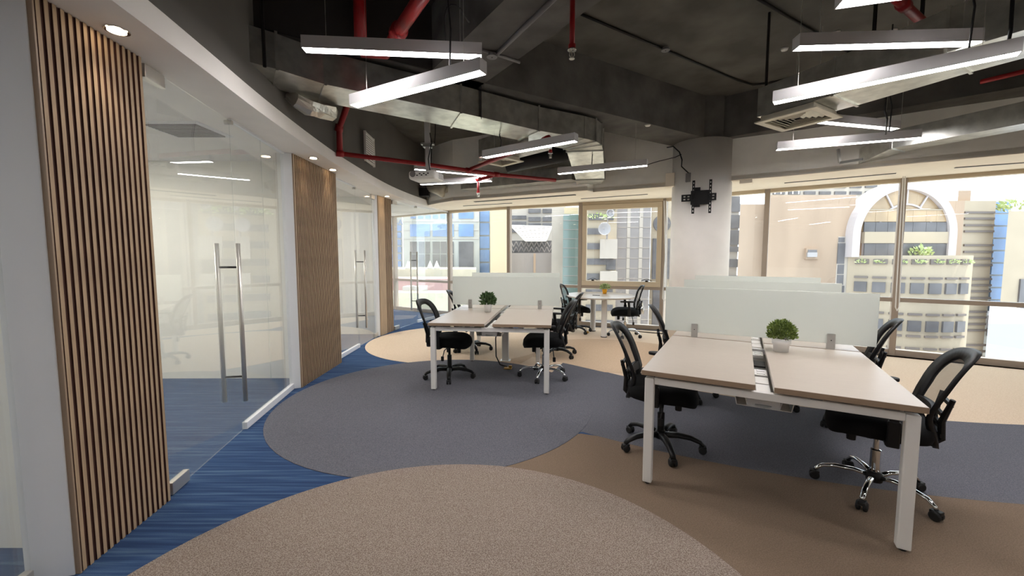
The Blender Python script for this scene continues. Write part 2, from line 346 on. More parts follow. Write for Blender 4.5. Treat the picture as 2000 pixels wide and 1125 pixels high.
# facade windows: each bay a structure with its own members and panes
def bay(i, a, b, sash=False, low=0.79, left=True):
    a = Vector(a); b = Vector(b); d = (b-a); L = d.length; rz = math.atan2(d.y, d.x)
    o = thing('window_%d' % i, 'window bay with bronze frame, number %d from the left' % i, None, (a.x, a.y, 0), rz, None, 'structure')
    MB().box((0, 0, 1.28), (0.075, 0.12, 2.56)).build('mullion', 'bronze', o, bevel=0.004)
    MB().box((L/2, 0, 0.045), (L-0.076, 0.11, 0.09)).build('bottom_rail', 'bronze', o, bevel=0.004)
    MB().box((L/2, 0, 2.53), (L-0.076, 0.11, 0.07)).build('head_rail', 'bronze_light', o, bevel=0.004)
    if not sash:
        MB().box((L/2, 0, low+0.03), (L-0.076, 0.1, 0.06)).build('transom', 'bronze', o, bevel=0.004)
        MB().box((L/2, 0, (low+0.06+2.495)/2), (L-0.078, 0.012, 2.495-low-0.06)).build('pane', 'glass_clear', o)
        MB().box((L/2, 0, (0.09+low)/2), (L-0.078, 0.012, low-0.09)).build('pane', 'glass_clear', o)
    else:
        MB().box((L/2, 0, 0.82), (L-0.076, 0.1, 0.06)).build('transom', 'bronze', o, bevel=0.004)
        MB().box((L/2, 0, 0.44), (L-0.078, 0.012, 0.70)).build('pane', 'glass_clear', o)
        s = MB(); s.box((L/2, -0.03, 0.90), (L-0.09, 0.08, 0.1)); s.box((L/2, -0.03, 2.44), (L-0.09, 0.08, 0.1))
        s.box((0.09, -0.03, 1.67), (0.09, 0.08, 1.44)); s.box((L-0.09, -0.03, 1.67), (0.09, 0.08, 1.44))
        sf = s.build('sash_frame', 'bronze_light', o, bevel=0.004)
        MB().box((L/2, -0.03, 1.67), (L-0.27, 0.012, 1.44)).build('sash_pane', 'glass_clear', sf)
        for x in (0.28, L-0.3):
            h = MB(); h.box((x, -0.085, 0.965), (0.05, 0.03, 0.03)); h.tube([(x+(-0.1+0.2*t/6)*(1 if x < L/2 else -1)+0.0, -0.1, 0.965+0.035*math.sin(math.pi*t/6)) for t in range(7)], 0.006, 6)
            h.build('latch', 'black_plastic', sf)
    return o
idx = 1
for i in range(1, len(FAC)-1):
    if i == 0: continue
    bay(idx, FAC[i], FAC[i+1], sash=(i == 5)); idx += 1
cord = MB().tube([AT(1297, 392, 7.8), AT(1299, 500, 7.8), AT(1294, 583, 7.8), AT(1297, 588, 7.8), AT(1301, 583, 7.8), AT(1303, 470, 7.8), AT(1301, 392, 7.8)], 0.008, 6).build('blind_cord', 'white_plastic'); tag(cord, 'white looped blind cord hanging beside the round column', 'cord')
cord = MB().tube([AT(1764, 344, 5.75), AT(1756, 480, 5.75), AT(1749, 600, 5.75), AT(1752, 607, 5.75), AT(1756, 600, 5.75), AT(1762, 480, 5.75), AT(1768, 344, 5.75)], 0.007, 6).build('blind_cord', 'white_plastic'); tag(cord, 'white looped blind cord hanging on the mullion before the arched building', 'cord')
# slots in the window soffit
def slot(name, a, b, wd, m, label, z=2.55):
    a, b = G(*a, z), G(*b, z)
    o = MB().bar(a+Vector((0, 0, -0.003)), b+Vector((0, 0, -0.003)), wd, 0.012).build(name, m); tag(o, label, 'air slot'); return o
slot('linear_air_slot', (927, 394), (1124, 380), 0.07, 'black_plastic', 'long black linear air slot in the window soffit')
slot('linear_air_slot', (905, 402), (1000, 396.5), 0.035, 'grey_plastic', 'thin grey slot in the soffit near the cream building')
slot('linear_air_slot', (1135, 388), (1265, 379), 0.035, 'grey_plastic', 'thin grey slot in the soffit above the opening sash')
slot('linear_air_slot', (1532, 357), (1750, 338), 0.035, 'grey_plastic', 'thin grey slot in the soffit right of the column')
slot('linear_air_slot', (1865, 372-45), (2060, 313), 0.035, 'grey_plastic', 'thin grey slot in the soffit at the right edge')

# ================================================================== SLATTED PANELS
def slat_panel(a, b, n, label, name='slat_panel', plain=0.0):
    a = Vector(a); b = Vector(b); d = b-a; L = d.length; rz = math.atan2(d.y, d.x)
    o = thing(name, label, 'slat panel', (a.x, a.y, 0), rz, 'slatted wood panels on the curved wall')
    # local +x along the panel, +y is left of travel (into the rooms), room side is -y
    MB().box((L/2, 0.045, ZF/2), (L, 0.05, ZF-0.004)).build('backing_board', 'walnut', o)
    if plain: MB().box((plain*L/2, 0.0125, ZF/2), (plain*L-0.004, 0.015, ZF-0.004)).build('plain_board', 'oak', o)
    p = L*(1-plain)/n; first = None
    for i in range(n):
        x = plain*L+p*(i+0.5)
        if first is None:
            first = MB().box((0, 0.0165, ZF/2), (p*0.52, 0.007, ZF-0.004)).build('slat', 'oak', o); first.location.x = x
            first.data.materials.append(M['walnut'])                    # veneered front, stained sides
            for f_ in first.data.polygons:
                if abs(f_.normal.x) > 0.5: f_.material_index = 1
        else: share(first, o, (x, 0, 0))
    MB().box((-0.004, 0.04, ZF/2), (0.008, 0.06, ZF-0.004)).build('edge_trim', 'edge_band', o)
    return o
slat_panel((-1.956, 1.762), (-2.015, 2.328), 16, 'nearest slatted oak and walnut panel, at the left edge')
slat_panel((-2.302, 4.406), (-2.309, 5.476), 32, 'widest slatted oak panel, between the first two glass doors')
slat_panel((-2.383, 7.354), (-2.288, 7.869), 8, 'farthest slatted oak panel, beside the see-through glass room', plain=0.44)
# white jambs
def jamb(a, b, th, name, label):
    st(MB().wall([a, b], 0, ZF, th).build(name, 'white_frame', bevel=0.004), label)
jamb((-2.155, 1.70), (-1.985, 1.745), 0.05, 'trim_3', 'white jamb left of the nearest slatted panel')
jamb((-2.42, 4.345), (-2.325, 4.395), 0.05, 'trim_4', 'white jamb left of the widest slatted panel')
jamb((-2.47, 7.29), (-2.395, 7.335), 0.05, 'trim_5', 'white jamb left of the farthest slatted panel')
# ================================================================== GLASS FRONTS
def pane_fix(name, a, b, label, joint=None):
    a = Vector(a); b = Vector(b); d = b-a; L = d.length; rz = math.atan2(d.y, d.x)
    o = thing(name, label, None, (a.x, a.y, 0), rz, None, 'structure')
    if joint:
        MB().box((joint/2, 0, 1.29), (joint-0.004, 0.01, 2.46)).build('pane', 'glass_wall', o)
        MB().box(((L+joint)/2, 0, 1.29), (L-joint-0.004, 0.01, 2.46)).build('pane', 'glass_wall', o)
    else: MB().box((L/2, 0, 1.29), (L-0.004, 0.01, 2.46)).build('pane', 'glass_wall', o)
    MB().box((L/2, 0, 0.03), (L, 0.04, 0.06)).build('bottom_channel', 'white_frame', o, bevel=0.004)
    MB().box((L/2, 0, 2.522), (L, 0.03, 0.02)).build('top_channel', 'white_frame', o)
    return o
def glass_door(name, a, b, hinge, label):
    """hinge 0: at a, 1: at b"""
    a = Vector(a); b = Vector(b); d = b-a; L = d.length; rz = math.atan2(d.y, d.x)
    o = thing(name, label, None, (a.x, a.y, 0), rz, None, 'structure')
    MB().box((L/2, 0, 1.265), (L-0.008, 0.01, 2.50)).build('door_pane', 'glass_wall', o)
    hx = 0.09 if hinge == 0 else L-0.09; fx = L-0.13 if hinge == 0 else 0.13
    MB().box((hx, 0, 0.045), (0.17, 0.035, 0.075)).build('patch_fitting', 'steel', o, bevel=0.003)
    MB().box((hx, 0, 2.48), (0.17, 0.035, 0.075)).build('patch_fitting', 'steel', o, bevel=0.003)
    for sy in (-1, 1):
        h = MB().tube([(fx, sy*0.075, 0.29), (fx, sy*0.075, 1.545)], 0.016, 14).build('pull_handle', 'steel', o, smooth=False)
        for p in h.data.polygons: p.use_smooth = len(p.vertices) == 4
        for z in (0.49, 1.36): MB().tube([(fx, 0, z), (fx, sy*0.075, z)], 0.008, 8).build('handle_stud', 'dark_metal', h)
    cx = L+0.01 if hinge == 0 else -0.01
    MB().lathe([(0.018, -0.02), (0.018, 0.035)], (cx, 0, 2.50), 12, 'y').build('pivot_clip', 'steel', o)
    return o
glass_door('door_1', (-2.06, 2.35), (-2.233, 3.306), 0, 'frameless glass door with long steel pull handles beside the nearest slatted panel')
pane_fix('wall_glass_1', (-2.237, 3.314), (-2.40, 4.36), 'fixed glass pane between the first door and the widest slatted panel', 0.54)
pane_fix('wall_glass_2', (-2.44, 5.49), (-2.44, 6.42), 'fixed glass pane right of the widest slatted panel')
glass_door('door_2', (-2.44, 6.43), (-2.435, 7.30), 1, 'frameless glass door beside the farthest slatted panel')
glass_door('door_3', (-2.30, 7.89), (-2.067, 8.86), 0, 'frameless glass door of the see-through room by the windows')
pane_fix('wall_glass_3', (-2.065, 8.868), (-1.56, 9.97), 'fixed glass pane of the see-through room by the windows', 0.5)
pane_fix('wall_glass_4', (-2.0, -3.9), (-2.02, 0.72), 'fixed glass pane beside the camera')
glass_door('door_4', (-2.02, 0.73), (-2.10, 1.68), 1, 'frameless glass door at the left edge of the view')
# room interiors: unseen ceiling lamps added to brighten them, and vent
def added_room_lamp(x, y, label):
    o = thing('added_panel_light', label, 'light', (x, y, ZF)); MB().box((0, 0, -0.012), (0.6, 0.6, 0.02)).build('frame', 'white_frame', o)
    MB().box((0, 0, -0.0235), (0.54, 0.54, 0.003)).build('diffuser', 'room_fill_led', o)
mat('room_fill_led', (255, 255, 255), 0.5, emit=(255, 250, 240), estr=30.0)
added_room_lamp(-4.2, 3.2, 'added unseen light panel in the first meeting room'); added_room_lamp(-4.2, 6.3, 'added unseen light panel in the second meeting room')
added_room_lamp(-4.3, 9.5, 'added unseen light panel in the see-through room'); added_room_lamp(-4.2, 0.4, 'added unseen light panel in the room at the left edge')
v = thing('air_vent', 'grey slatted ceiling air vent in the first meeting room', 'vent', (-2.78, 3.58, ZF))
MB().box((0, 0, -0.006), (0.5, 0.42, 0.012)).build('frame', 'white_frame', v)
sl0 = None
for i in range(11):
    if sl0 is None: sl0 = MB().box((0, 0, -0.016), (0.42, 0.018, 0.012)).build('louvre', 'grey_plastic', v); sl0.location.y = -0.16
    else: share(sl0, v, (0, -0.16+0.032*i, 0))
so = thing('wall_socket', 'white wall socket seen through glass near the left edge', 'socket', (-2.42, 2.005, 0.42)); MB().box((0, 0, 0), (0.11, 0.02, 0.075)).build('plate', 'white_plastic', so, bevel=0.004); MB().box((0, -0.012, 0), (0.05, 0.006, 0.03)).build('outlet', 'grey_plastic', so)
# downlights
def downlight(px, py, label):
    p = G(px, py, ZF)
    o = thing('downlight', label, 'light', (p.x, p.y, ZF))
    MB().lathe([(0.034, -0.002), (0.05, -0.006), (0.05, 0.0), (0.034, 0.004)], (0, 0, 0), 24).build('trim_ring', 'chrome', o)
    MB().lathe([(0.001, -0.0095), (0.036, -0.0095), (0.036, -0.007), (0.001, -0.007)], (0, 0, 0), 24).build('lens', 'led_warm', o)
    ld = bpy.data.lights.new('downlight_beam', 'SPOT'); ld.energy = 4; ld.spot_size = R_(75); ld.spot_blend = 0.8; ld.color = (1.0, 0.82, 0.62); ld.shadow_soft_size = 0.03
    lo = bpy.data.objects.new('downlight_beam', ld); C.objects.link(lo); lo.parent = o; lo.location = (0, 0, -0.02)
downlight(228, 58, 'round recessed downlight above the nearest slatted panel')
downlight(612, 308, 'round recessed downlight above the left half of the widest slatted panel')
downlight(650, 331, 'round recessed downlight above the right half of the widest slatted panel')
downlight(756, 383, 'round recessed downlight above the farthest slatted panel')

# ================================================================== BENCH DESKS
DW, DD, GAP = 1.308, 1.30, 0.085
TW = (DW-GAP)/2
leaf_mesh_cache = {}
def desk_loc(o, th, a, b, z=0):
    return Vector((o[0]+math.cos(th)*a-math.sin(th)*b, o[1]+math.sin(th)*a+math.cos(th)*b, z))
def bench(o, th, rows, where, inner=True):
    root = thing('bench_desk', 'white framed bench desk %s' % where, 'desk', (o[0], o[1], 0), th)
    for r in range(rows):
        y0 = r*DD
        for sx, x0 in ((0, 0.0), (1, DW-TW)):
            t = MB().box((x0+TW/2, y0+(DD-0.022)/2, 0.725), (TW, DD-0.022, 0.030)).build('desktop', 'laminate', root, bevel=0.002, bseg=1)
            e = MB().box((x0+TW/2, y0-0.0006, 0.7245), (TW-0.004, 0.0012, 0.0286)).build('edge_band', 'edge_band', t)
    def leg(x, y):
        lg = MB().box((x, y, 0.350), (0.055, 0.05, 0.676)).build('leg', 'desk_white', root, bevel=0.006)
        MB().lathe([(0.016, 0), (0.016, 0.013)], (x, y, 0), 12).build('levelling_foot', 'black_rubber', lg)
    for y in (0.045, rows*DD-0.065):
        leg(0.045, y); leg(DW-0.045, y)
        MB().box((DW/2, y, 0.672), (DW-0.146, 0.035, 0.042)).build('cross_beam', 'desk_white', root, bevel=0.003)
        for x in (0.12, 0.42, DW-0.42, DW-0.12): MB().box((x, y, 0.7015), (0.05, 0.03, 0.017)).build('spacer', 'grey_plastic', root)
    for r in range(1, rows):
        y = r*DD-0.01
        if inner: leg(0.2, y); leg(DW-0.2, y)
        MB().box((DW/2, y, 0.672), (DW-0.456, 0.035, 0.042)).build('cross_beam', 'desk_white', root, bevel=0.003)
    for x in (0.33, DW-0.33): MB().box((x, rows*DD/2, 0.672), (0.04, rows*DD-0.2, 0.03)).build('long_beam', 'desk_white', root)
    # cable tray
    t = MB(); x = DW/2; Lr = rows*DD-0.14
    t.box((x, Lr/2+0.06, 0.604), (0.16, Lr, 0.006)); 
    for s in (-1, 1): t.box((x+s*0.085, Lr/2+0.06, 0.632), (0.004, Lr, 0.06), ry=s*0.25)
    t.box((x, 0.0675, 0.63), (0.15, 0.004, 0.03))
    t.build('cable_tray', 'aluminium', root)
    for r in range(rows):
        for j, (yy, kind) in enumerate(((0.17, 'blank'), (0.34, 'blank'), (0.54, 'socket'), (0.80, 'gap'), (1.14, 'socket'))):
            if kind == 'gap': MB().box((x, r*DD+yy, 0.675), (GAP-0.012, 0.16, 0.012)).build('tray_lid', 'dark_metal', root); continue
            pm = MB().box((x, r*DD+yy, 0.672), (GAP-0.012, 0.15, 0.02)).build('power_module', 'socket_white', root, bevel=0.002)
            if kind == 'socket':
                for q in (-0.035, 0.03): MB().box((x, r*DD+yy+q, 0.684), (0.046, 0.04, 0.006)).build('outlet', 'ceramic_white', pm, bevel=0.001)
    if inner:
        rr = MB(); rr.box((x, DD+0.06, 0.30), (0.09, 0.07, 0.60)); rr.box((x, DD+0.06, 0.006), (0.14, 0.12, 0.012))
        rr.build('cable_riser', 'desk_white', root, bevel=0.004)
    te = MB(); te.box((x, 0.14, 0.604), (0.26, 0.2, 0.004))
    for s in (-1, 1): te.box((x+s*0.135, 0.14, 0.63), (0.004, 0.2, 0.055), ry=s*0.2); te.box((x+s*0.06, 0.06, 0.626), (0.04, 0.004, 0.044))
    te.build('tray_bracket', 'aluminium', root)
    return root
RO, RT = (0.8053, 2.4913), -0.5143
LO, LT = (-0.8973, 4.2961), -0.1156
bench(RO, RT, 3, 'nearer of the two, on brown and charcoal carpet', False)
bench(LO, LT, 2, 'farther of the two, on the charcoal carpet disc')
def screen(o, th, d, label):
    s = thing('desk_screen', label, 'screen', desk_loc(o, th, DW/2, d-0.011), th, 'frosted desk screens')
    MB().box((0.01, 0, 0.98), (1.46, 0.012, 0.39)).build('panel', 'glass_frost', s, bevel=0.002)
    for x in (-0.475, 0.475):
        c = MB(); c.box((x, -0.012, 0.80), (0.05, 0.008, 0.118)); c.box((x, 0.012, 0.80), (0.05, 0.008, 0.118)); c.build('clamp', 'aluminium', s)
        MB().lathe([(0.004, -0.0175), (0.004, -0.0155)], (x, 0, 0.81), 10, 'y').build('screw', 'dark_metal', s)
screen(RO, RT, DD, 'frosted glass screen on the nearer bench, front one behind the round bushy plant')
screen(RO, RT, DD*2, 'frosted glass screen on the nearer bench, second from the front')
screen(RO, RT, DD*3-0.03, 'frosted glass screen on the nearer bench, farthest by the column')
screen(LO, LT, DD, 'frosted glass screen on the farther bench, behind the small leafy plant')
screen(LO, LT, DD*2-0.03, 'frosted glass screen on the farther bench, rear one by the windows')
c = MB().tube([desk_loc(LO, LT, 0.58, 1.2, 0.6), desk_loc(LO, LT, 0.55, 1.15, 0.35), desk_loc(LO, LT, 0.56, 1.12, 0.12), desk_loc(LO, LT, 0.62, 1.08, 0.02), desk_loc(LO, LT, 0.72, 1.0, 0.015)], 0.009, 6).build('power_cable', 'black_rubber'); tag(c, 'black power cables dropping from the farther bench to a floor box', 'cable')
fb = thing('floor_box', 'small brass floor outlet under the farther bench', 'floor box', desk_loc(LO, LT, 0.74, 0.96), LT)
MB().box((0, 0, 0.008), (0.1, 0.08, 0.014)).build('plate', 'brass', fb, bevel=0.003); MB().box((0.03, 0.0, 0.03), (0.04, 0.03, 0.03)).build('plug', 'brass', fb, bevel=0.004)
# plants
def foliage(n, rx, rz, z0, leaf, up=0.35):
    b = MB()
    for i in range(n):
        a = random.uniform(0, 2*math.pi); t = random.random()**0.55; ph = random.uniform(0.02, 1.0)
        x = rx*t*math.sqrt(1-(ph-0.35)**2*0.9)*math.cos(a); y = rx*t*math.sqrt(1-(ph-0.35)**2*0.9)*math.sin(a); z = z0+rz*ph*(1.0-0.35*t*t)
        d = Vector((x, y, 0.3*rz+random.uniform(-.3, .6)*rz)).normalized(); s = Vector((random.uniform(-1, 1), random.uniform(-1, 1), random.uniform(-1, 1))).cross(d).normalized()
        p = Vector((x, y, z)); l = leaf*random.uniform(0.7, 1.3)
        b.add([p-d*l*0.1, p+d*l*0.45+s*l*0.33, p+d*l, p+d*l*0.45-s*l*0.33], [(0, 1, 2, 3)])
    return b
def stems(n, rx, rz, z0):
    b = MB()
    for i in range(n):
        a = 2*math.pi*i/n; r = rx*random.uniform(0.3, 0.95)
        b.tube([(0, 0, z0-0.02), (0.4*r*math.cos(a), 0.4*r*math.sin(a), z0+rz*0.35), (r*math.cos(a), r*math.sin(a), z0+rz*random.uniform(0.5, 0.9))], 0.0015, 4)
    return b
def plant(loc, label, potm, leafm, pr, ph, rx, rz, n, leaf, tiers=False):
    o = thing('potted_plant', label, 'plant', loc)
    prof = [(pr*0.78, 0), (pr*0.84, ph*0.55), (pr*0.97, ph*0.6), (pr, ph), (pr*0.9, ph), (pr*0.88, ph*0.85), (0.001, ph*0.85)] if tiers else [(pr*0.7, 0), (pr*0.98, ph*0.95), (pr, ph), (pr*0.9, ph), (pr*0.88, ph*0.85), (0.001, ph*0.85)]
    pt = MB().lathe([(0.001, 0)]+prof, (0, 0, 0), 28).build('pot', potm, o, smooth=False)
    for p in pt.data.polygons: p.use_smooth = len(p.vertices) == 4
    MB().lathe([(0.001, ph*0.86), (pr*0.87, ph*0.86), (pr*0.87, ph*0.88), (0.001, ph*0.88)], (0, 0, 0), 20).build('soil', 'soil', o)
    f = foliage(n, rx, rz, ph*0.95, leaf).build('foliage', leafm, o); f['kind'] = 'stuff'
    stems(14, rx, rz, ph).build('stems', leafm, o)['kind'] = 'stuff'
p = G(1525, 686, .7402); plant((p.x, p.y, 0.7402), 'round bushy green plant in white pot on the nearer bench', 'ceramic_white', 'leaf', 0.062, 0.10, 0.088, 0.14, 800, 0.022, True)
p = G(953, 609, .7402); plant((p.x, p.y, 0.7402), 'small leafy plant in white pot on the farther bench', 'ceramic_white', 'leaf_dark', 0.056, 0.095, 0.09, 0.15, 320, 0.042)

# ================================================================== CHAIRS
def outline(n, hw, hh, cs, e=3.2, taper=0.70):
    pts = []
    for i in range(n):
        a = 2*math.pi*i/n; ca, sa = math.cos(a), math.sin(a)
        x = hw*math.copysign(abs(ca)**(2/e), ca); s = cs+hh*math.copysign(abs(sa)**(2/e), sa); pts.append((x, s))
    return pts
def make_chair(style, base, label, loc, rz, group, meshm='mesh_black', arms=True):
    o = thing('office_chair', label, 'chair', loc, rz, group)
    bm_ = 'chrome' if base == 'chrome' else 'black_plastic'
    # base
    MB().lathe([(0.001, 0.075), (0.04, 0.075), (0.045, 0.11), (0.032, 0.135), (0.001, 0.135)], (0, 0, 0), 18).build('hub', 'black_plastic' if base != 'chrome' else 'dark_metal', o, smooth=True)
    arm0 = None
    for i in range(5):
        a = 2*math.pi*i/5+0.35
        if arm0 is None:
            if base == 'chrome': arm = MB().tube([(0.03, 0, 0.105), (0.10, 0, 0.118), (0.19, 0, 0.115), (0.25, 0, 0.10), (0.285, 0, 0.072), (0.292, 0, 0.058)], [0.018, 0.016, 0.015, 0.015, 0.014, 0.012], 10, flat=0.8)
            else: arm = MB().tube([(0.03, 0, 0.102), (0.12, 0, 0.112), (0.21, 0, 0.104), (0.275, 0, 0.082), (0.298, 0, 0.060)], [0.032, 0.029, 0.025, 0.022, 0.018], 10, flat=0.72)
            arm0 = arm.build('base_arm', bm_, o, smooth=True); arm0.rotation_euler.z = a
            cs_ = MB()
            for s in (-1, 1): cs_.lathe([(0.001, s*0.006), (0.024, s*0.006), (0.028, s*0.011), (0.028, s*0.021), (0.022, s*0.027), (0.001, s*0.027)], (0.292, 0, 0.0285), 14, 'y')
            cs_.box((0.292, 0, 0.046), (0.05, 0.036, 0.022))
            cst0 = cs_.build('caster', 'black_rubber', arm0, smooth=False, bevel=0.002, bseg=1)
        else:
            q = share(arm0, o, None, a); share(cst0, q)
    MB().lathe([(0.001, 0.12), (0.026, 0.12), (0.026, 0.27), (0.015, 0.275), (0.015, 0.385), (0.001, 0.385)], (0, 0, 0), 16).build('gas_lift', bm_, o, smooth=False)
    mc = MB().box((0, -0.02, 0.395), (0.16, 0.26, 0.05)).build('tilt_mechanism', 'black_plastic', o, bevel=0.01)
    for s, yy, z in ((1, 0.02, 0.30), (-1, -0.1, 0.29)):
        l = MB().tube([(s*0.07, yy, 0.385), (s*0.20, yy, 0.37), (s*0.225, yy-0.01, z)], 0.006, 6).build('lever', 'black_plastic', o)
        MB().box((s*0.228, yy-0.012, z-0.02), (0.018, 0.034, 0.055)).build('paddle', 'black_plastic', l, bevel=0.006)
    MB().lathe([(0.001, 0.30), (0.024, 0.305), (0.026, 0.36), (0.02, 0.385), (0.001, 0.385)], (0, 0.12, 0), 12).build('tension_knob', 'black_plastic', o)
    # seat cushion
    rows = []
    for sc, z in ((0.0, 0.392), (0.78, 0.392), (0.95, 0.408), (1.0, 0.446), (0.98, 0.482), (0.89, 0.502), (0.6, 0.510), (0.0, 0.510)):
        r = []
        for i in range(41):
            a = 2*math.pi*i/40; ca, sa = math.cos(a), math.sin(a)
            x = 0.25*sc*math.copysign(abs(ca)**0.62, ca); y = 0.01+0.245*sc*math.copysign(abs(sa)**0.62, sa)
            dz = -0.10*max(0, y-0.09)*max(0, y-0.09)/0.0225*0.35+0.012*abs(x/0.25)**3-0.0
            r.append((x, y, z+dz))
        rows.append(r)
    MB().grid(rows).build('seat', 'black_fabric', o, smooth=True)
    # back
    H = 0.57; Z0 = 0.365
    def surf(x, s, off=0):
        t = s/H
        y = -0.235-0.045*t**0.8+0.05*math.exp(-((t-0.36)/0.2)**2)-0.08*max(0, t-0.62)**1.5/0.234
        if style == 'full': y = -0.235-0.03*t+0.045*math.exp(-((t-0.35)/0.25)**2)-0.03*max(0, t-0.75)/0.25
        return Vector((x*(0.74+0.26*min(1, t*1.5)), y+0.9*x*x-off, Z0+s))
    hw = 0.215
    N = 56
    fw = 0.06 if style == 'loop' else 0.022
    out = outline(N, hw, H/2, H/2, 3.4); inn = outline(N, hw-fw, H/2-fw*1.05, H/2, 3.0)
    b = MB(); th = 0.026
    ring = [[surf(x, s, q) for x, s in pts] for pts, q in ((out, 0), (inn, 0.004), (inn, th-0.004), (out, th))]
    vs_ = [p for r in ring for p in r]
    fs = []
    for j in range(4):
        k2 = (j+1) % 4
        fs += [(j*N+i, j*N+(i+1) % N, k2*N+(i+1) % N, k2*N+i) for i in range(N)]
    b.add(vs_, fs)
    bf = b.build('back_frame', 'black_plastic' if meshm == 'mesh_black' else 'grey_plastic' if style == 'x' else 'black_plastic', o, smooth=True)
    def inner_hw(s):
        q = min(1, abs((s-H/2)/(H/2-fw*1.05))); return (hw-fw)*(1-q**3.0)**(1/3.0)
    lo_s = 0.235 if style == 'loop' else fw
    rows = []
    for i in range(15):
        s = lo_s+(H-fw*1.06-lo_s)*i/14; wv = inner_hw(s)+0.008
        rows.append([surf(wv*(j/6-1), s, th/2) for j in range(13)])
    MB().grid(rows).build('mesh_panel', meshm, o, smooth=True)
    def strip(name, s0, s1, m, q0, q1, xs=1.0, off=0.0):
        bb = MB(); f, k3 = [], []
        r = []
        for q in (q0, q1):
            for s in (s0, s1): r.append([surf((inner_hw(s)+0.01)*xs*(j/6-1), s, q) for j in range(13)])
        r = [r[0], r[1], r[3], r[2], r[0]]
        return MB().grid(r).build(name, m, o, smooth=False)
    if style == 'loop':
        strip('cross_bar', 0.185, 0.243, 'black_plastic', 0.0, th)
        strip('lower_plate', 0.045, 0.115, 'black_plastic', 0.002, th)
    else:
        strip('lumbar_support', 0.20, 0.27, 'black_plastic' if meshm == 'mesh_black' else 'grey_plastic', th+0.012, th+0.03, 0.85)
    # bracket with slots
    p0 = surf(0, 0.14, th+0.012); p1 = surf(0, 0.30, th+0.02)
    br_ = MB()
    for s in (-1, 1):
        br_.tube([(s*0.045, -0.13, 0.395), (s*0.06, p0.y+0.03, 0.392), (s*0.065, p0.y-0.006, 0.43), (s*0.075, p0.y, 0.53), (s*0.10, p1.y, Z0+0.30)], [0.016, 0.018, 0.018, 0.016, 0.012], 8)
    for z, yy in ((0.45, p0.y-0.004), (0.51, p0.y), (0.57, p0.y), (0.63, p1.y)): br_.box((0, yy, z), (0.17, 0.016, 0.022))
    br_.build('back_bracket', 'black_plastic', o, smooth=False)
    if style == 'full' and meshm == 'mesh_grey': MB().tube([(0, p0.y-0.03, 0.42), (0, p0.y-0.045, 0.50), (0, p1.y-0.02, 0.62)], [0.05, 0.045, 0.012], 10, flat=0.4).build('spine_cover', 'chrome', o, smooth=True)
    if arms:
        for s in (-1, 1):
            am = MB(); am.bar((s*0.12, -0.03, 0.405), (s*0.265, -0.03, 0.405), 0.06, 0.02); am.bar((s*0.268, -0.03, 0.397), (s*0.276, -0.03, 0.545), 0.055, 0.028); am.bar((s*0.276, -0.03, 0.54), (s*0.278, -0.02, 0.645), 0.042, 0.018)
            a_ = am.build('armrest', 'black_plastic', o, bevel=0.004, bseg=1)
            pd = MB(); pp = [(s*0.27+0.042*math.copysign(abs(math.cos(t))**0.7, math.cos(t)), 0.0+0.125*math.copysign(abs(math.sin(t))**0.8, math.sin(t))) for t in [2*math.pi*i/24 for i in range(24)]]
            pd.prism(pp, 0.645, 0.668).build('arm_pad', 'black_rubber', a_, bevel=0.006)
    return o
def face(th, left): return th-math.pi/2 if left else th+math.pi/2     # +y turned to +ux or -ux
GB = 'mesh chairs at the bench desks'
ck = make_chair('loop', 'nylon', 'black mesh chair with nylon base pushed under the left of the nearer bench', desk_loc(RO, RT, 0.03, 0.60), face(RT, True)+0.10, GB)
cc = make_chair('loop', 'chrome', 'black mesh chair with chrome base at the right of the nearer bench', desk_loc(RO, RT, 1.275, 0.62), face(RT, False)-0.1, GB)
dup(ck, desk_loc(LO, LT, 0.09, 0.52), face(LT, True)-0.12, 'black mesh chair with nylon base at the left front of the farther bench', GB)
dup(cc, desk_loc(LO, LT, 1.214, 0.66), face(LT, False)+0.05, 'black mesh chair with chrome base at the right front of the farther bench', GB)
dup(ck, desk_loc(RO, RT, 0.05, 1.95), face(RT, True)+0.2, 'black mesh chair half hidden behind the left end of the front frosted screen', GB)
dup(ck, desk_loc(RO, RT, 1.30, 1.92), face(RT, False)-0.15, 'black mesh chair half hidden behind the right end of the front frosted screen', GB)
dup(ck, desk_loc(LO, LT, 0.06, 1.92), face(LT, True)+0.1, 'black mesh chair at the left rear of the farther bench', GB)
dup(ck, desk_loc(LO, LT, 1.36, 1.75), face(LT, False)-0.2, 'black mesh chair at the right rear of the farther bench', GB)
make_chair('full', 'nylon', 'black mesh task chair with T arms left of the oval table', (1.22, 7.72, 0), -math.pi/2+0.15, 'chairs at the oval table')
make_chair('full', 'chrome', 'grey mesh task chair with chrome spine right of the oval table', (2.05, 7.32, 0), math.pi/2-0.15, 'chairs at the oval table', 'mesh_grey')

# ================================================================== OVAL TABLE
t = thing('oval_table', 'pale oval meeting table on white legs by the windows', 'table', (1.62, 7.48, 0))
tp = MB().prism([(0.60*math.copysign(abs(math.cos(a))**0.85, math.cos(a)), 0.66*math.copysign(abs(math.sin(a))**0.85, math.sin(a))) for a in [2*math.pi*i/64 for i in range(64)]], 0.715, 0.74).build('tabletop', 'laminate', t, bevel=0.003)
for x, y in ((0.03, -0.24), (-0.05, 0.36)):
    lg = MB().lathe([(0.05, 0.012), (0.05, 0.715)], (x, y, 0), 24).build('leg', 'desk_white', t, smooth=False)
    MB().lathe([(0.056, 0), (0.056, 0.014)], (x, y, 0), 24).build('foot', 'dark_metal', lg)
plant((1.76, 7.72, 0.7402), 'small pale flowering plant in yellow pot on the oval table', 'ceramic_yellow', 'leaf_pale', 0.05, 0.085, 0.085, 0.11, 200, 0.04)
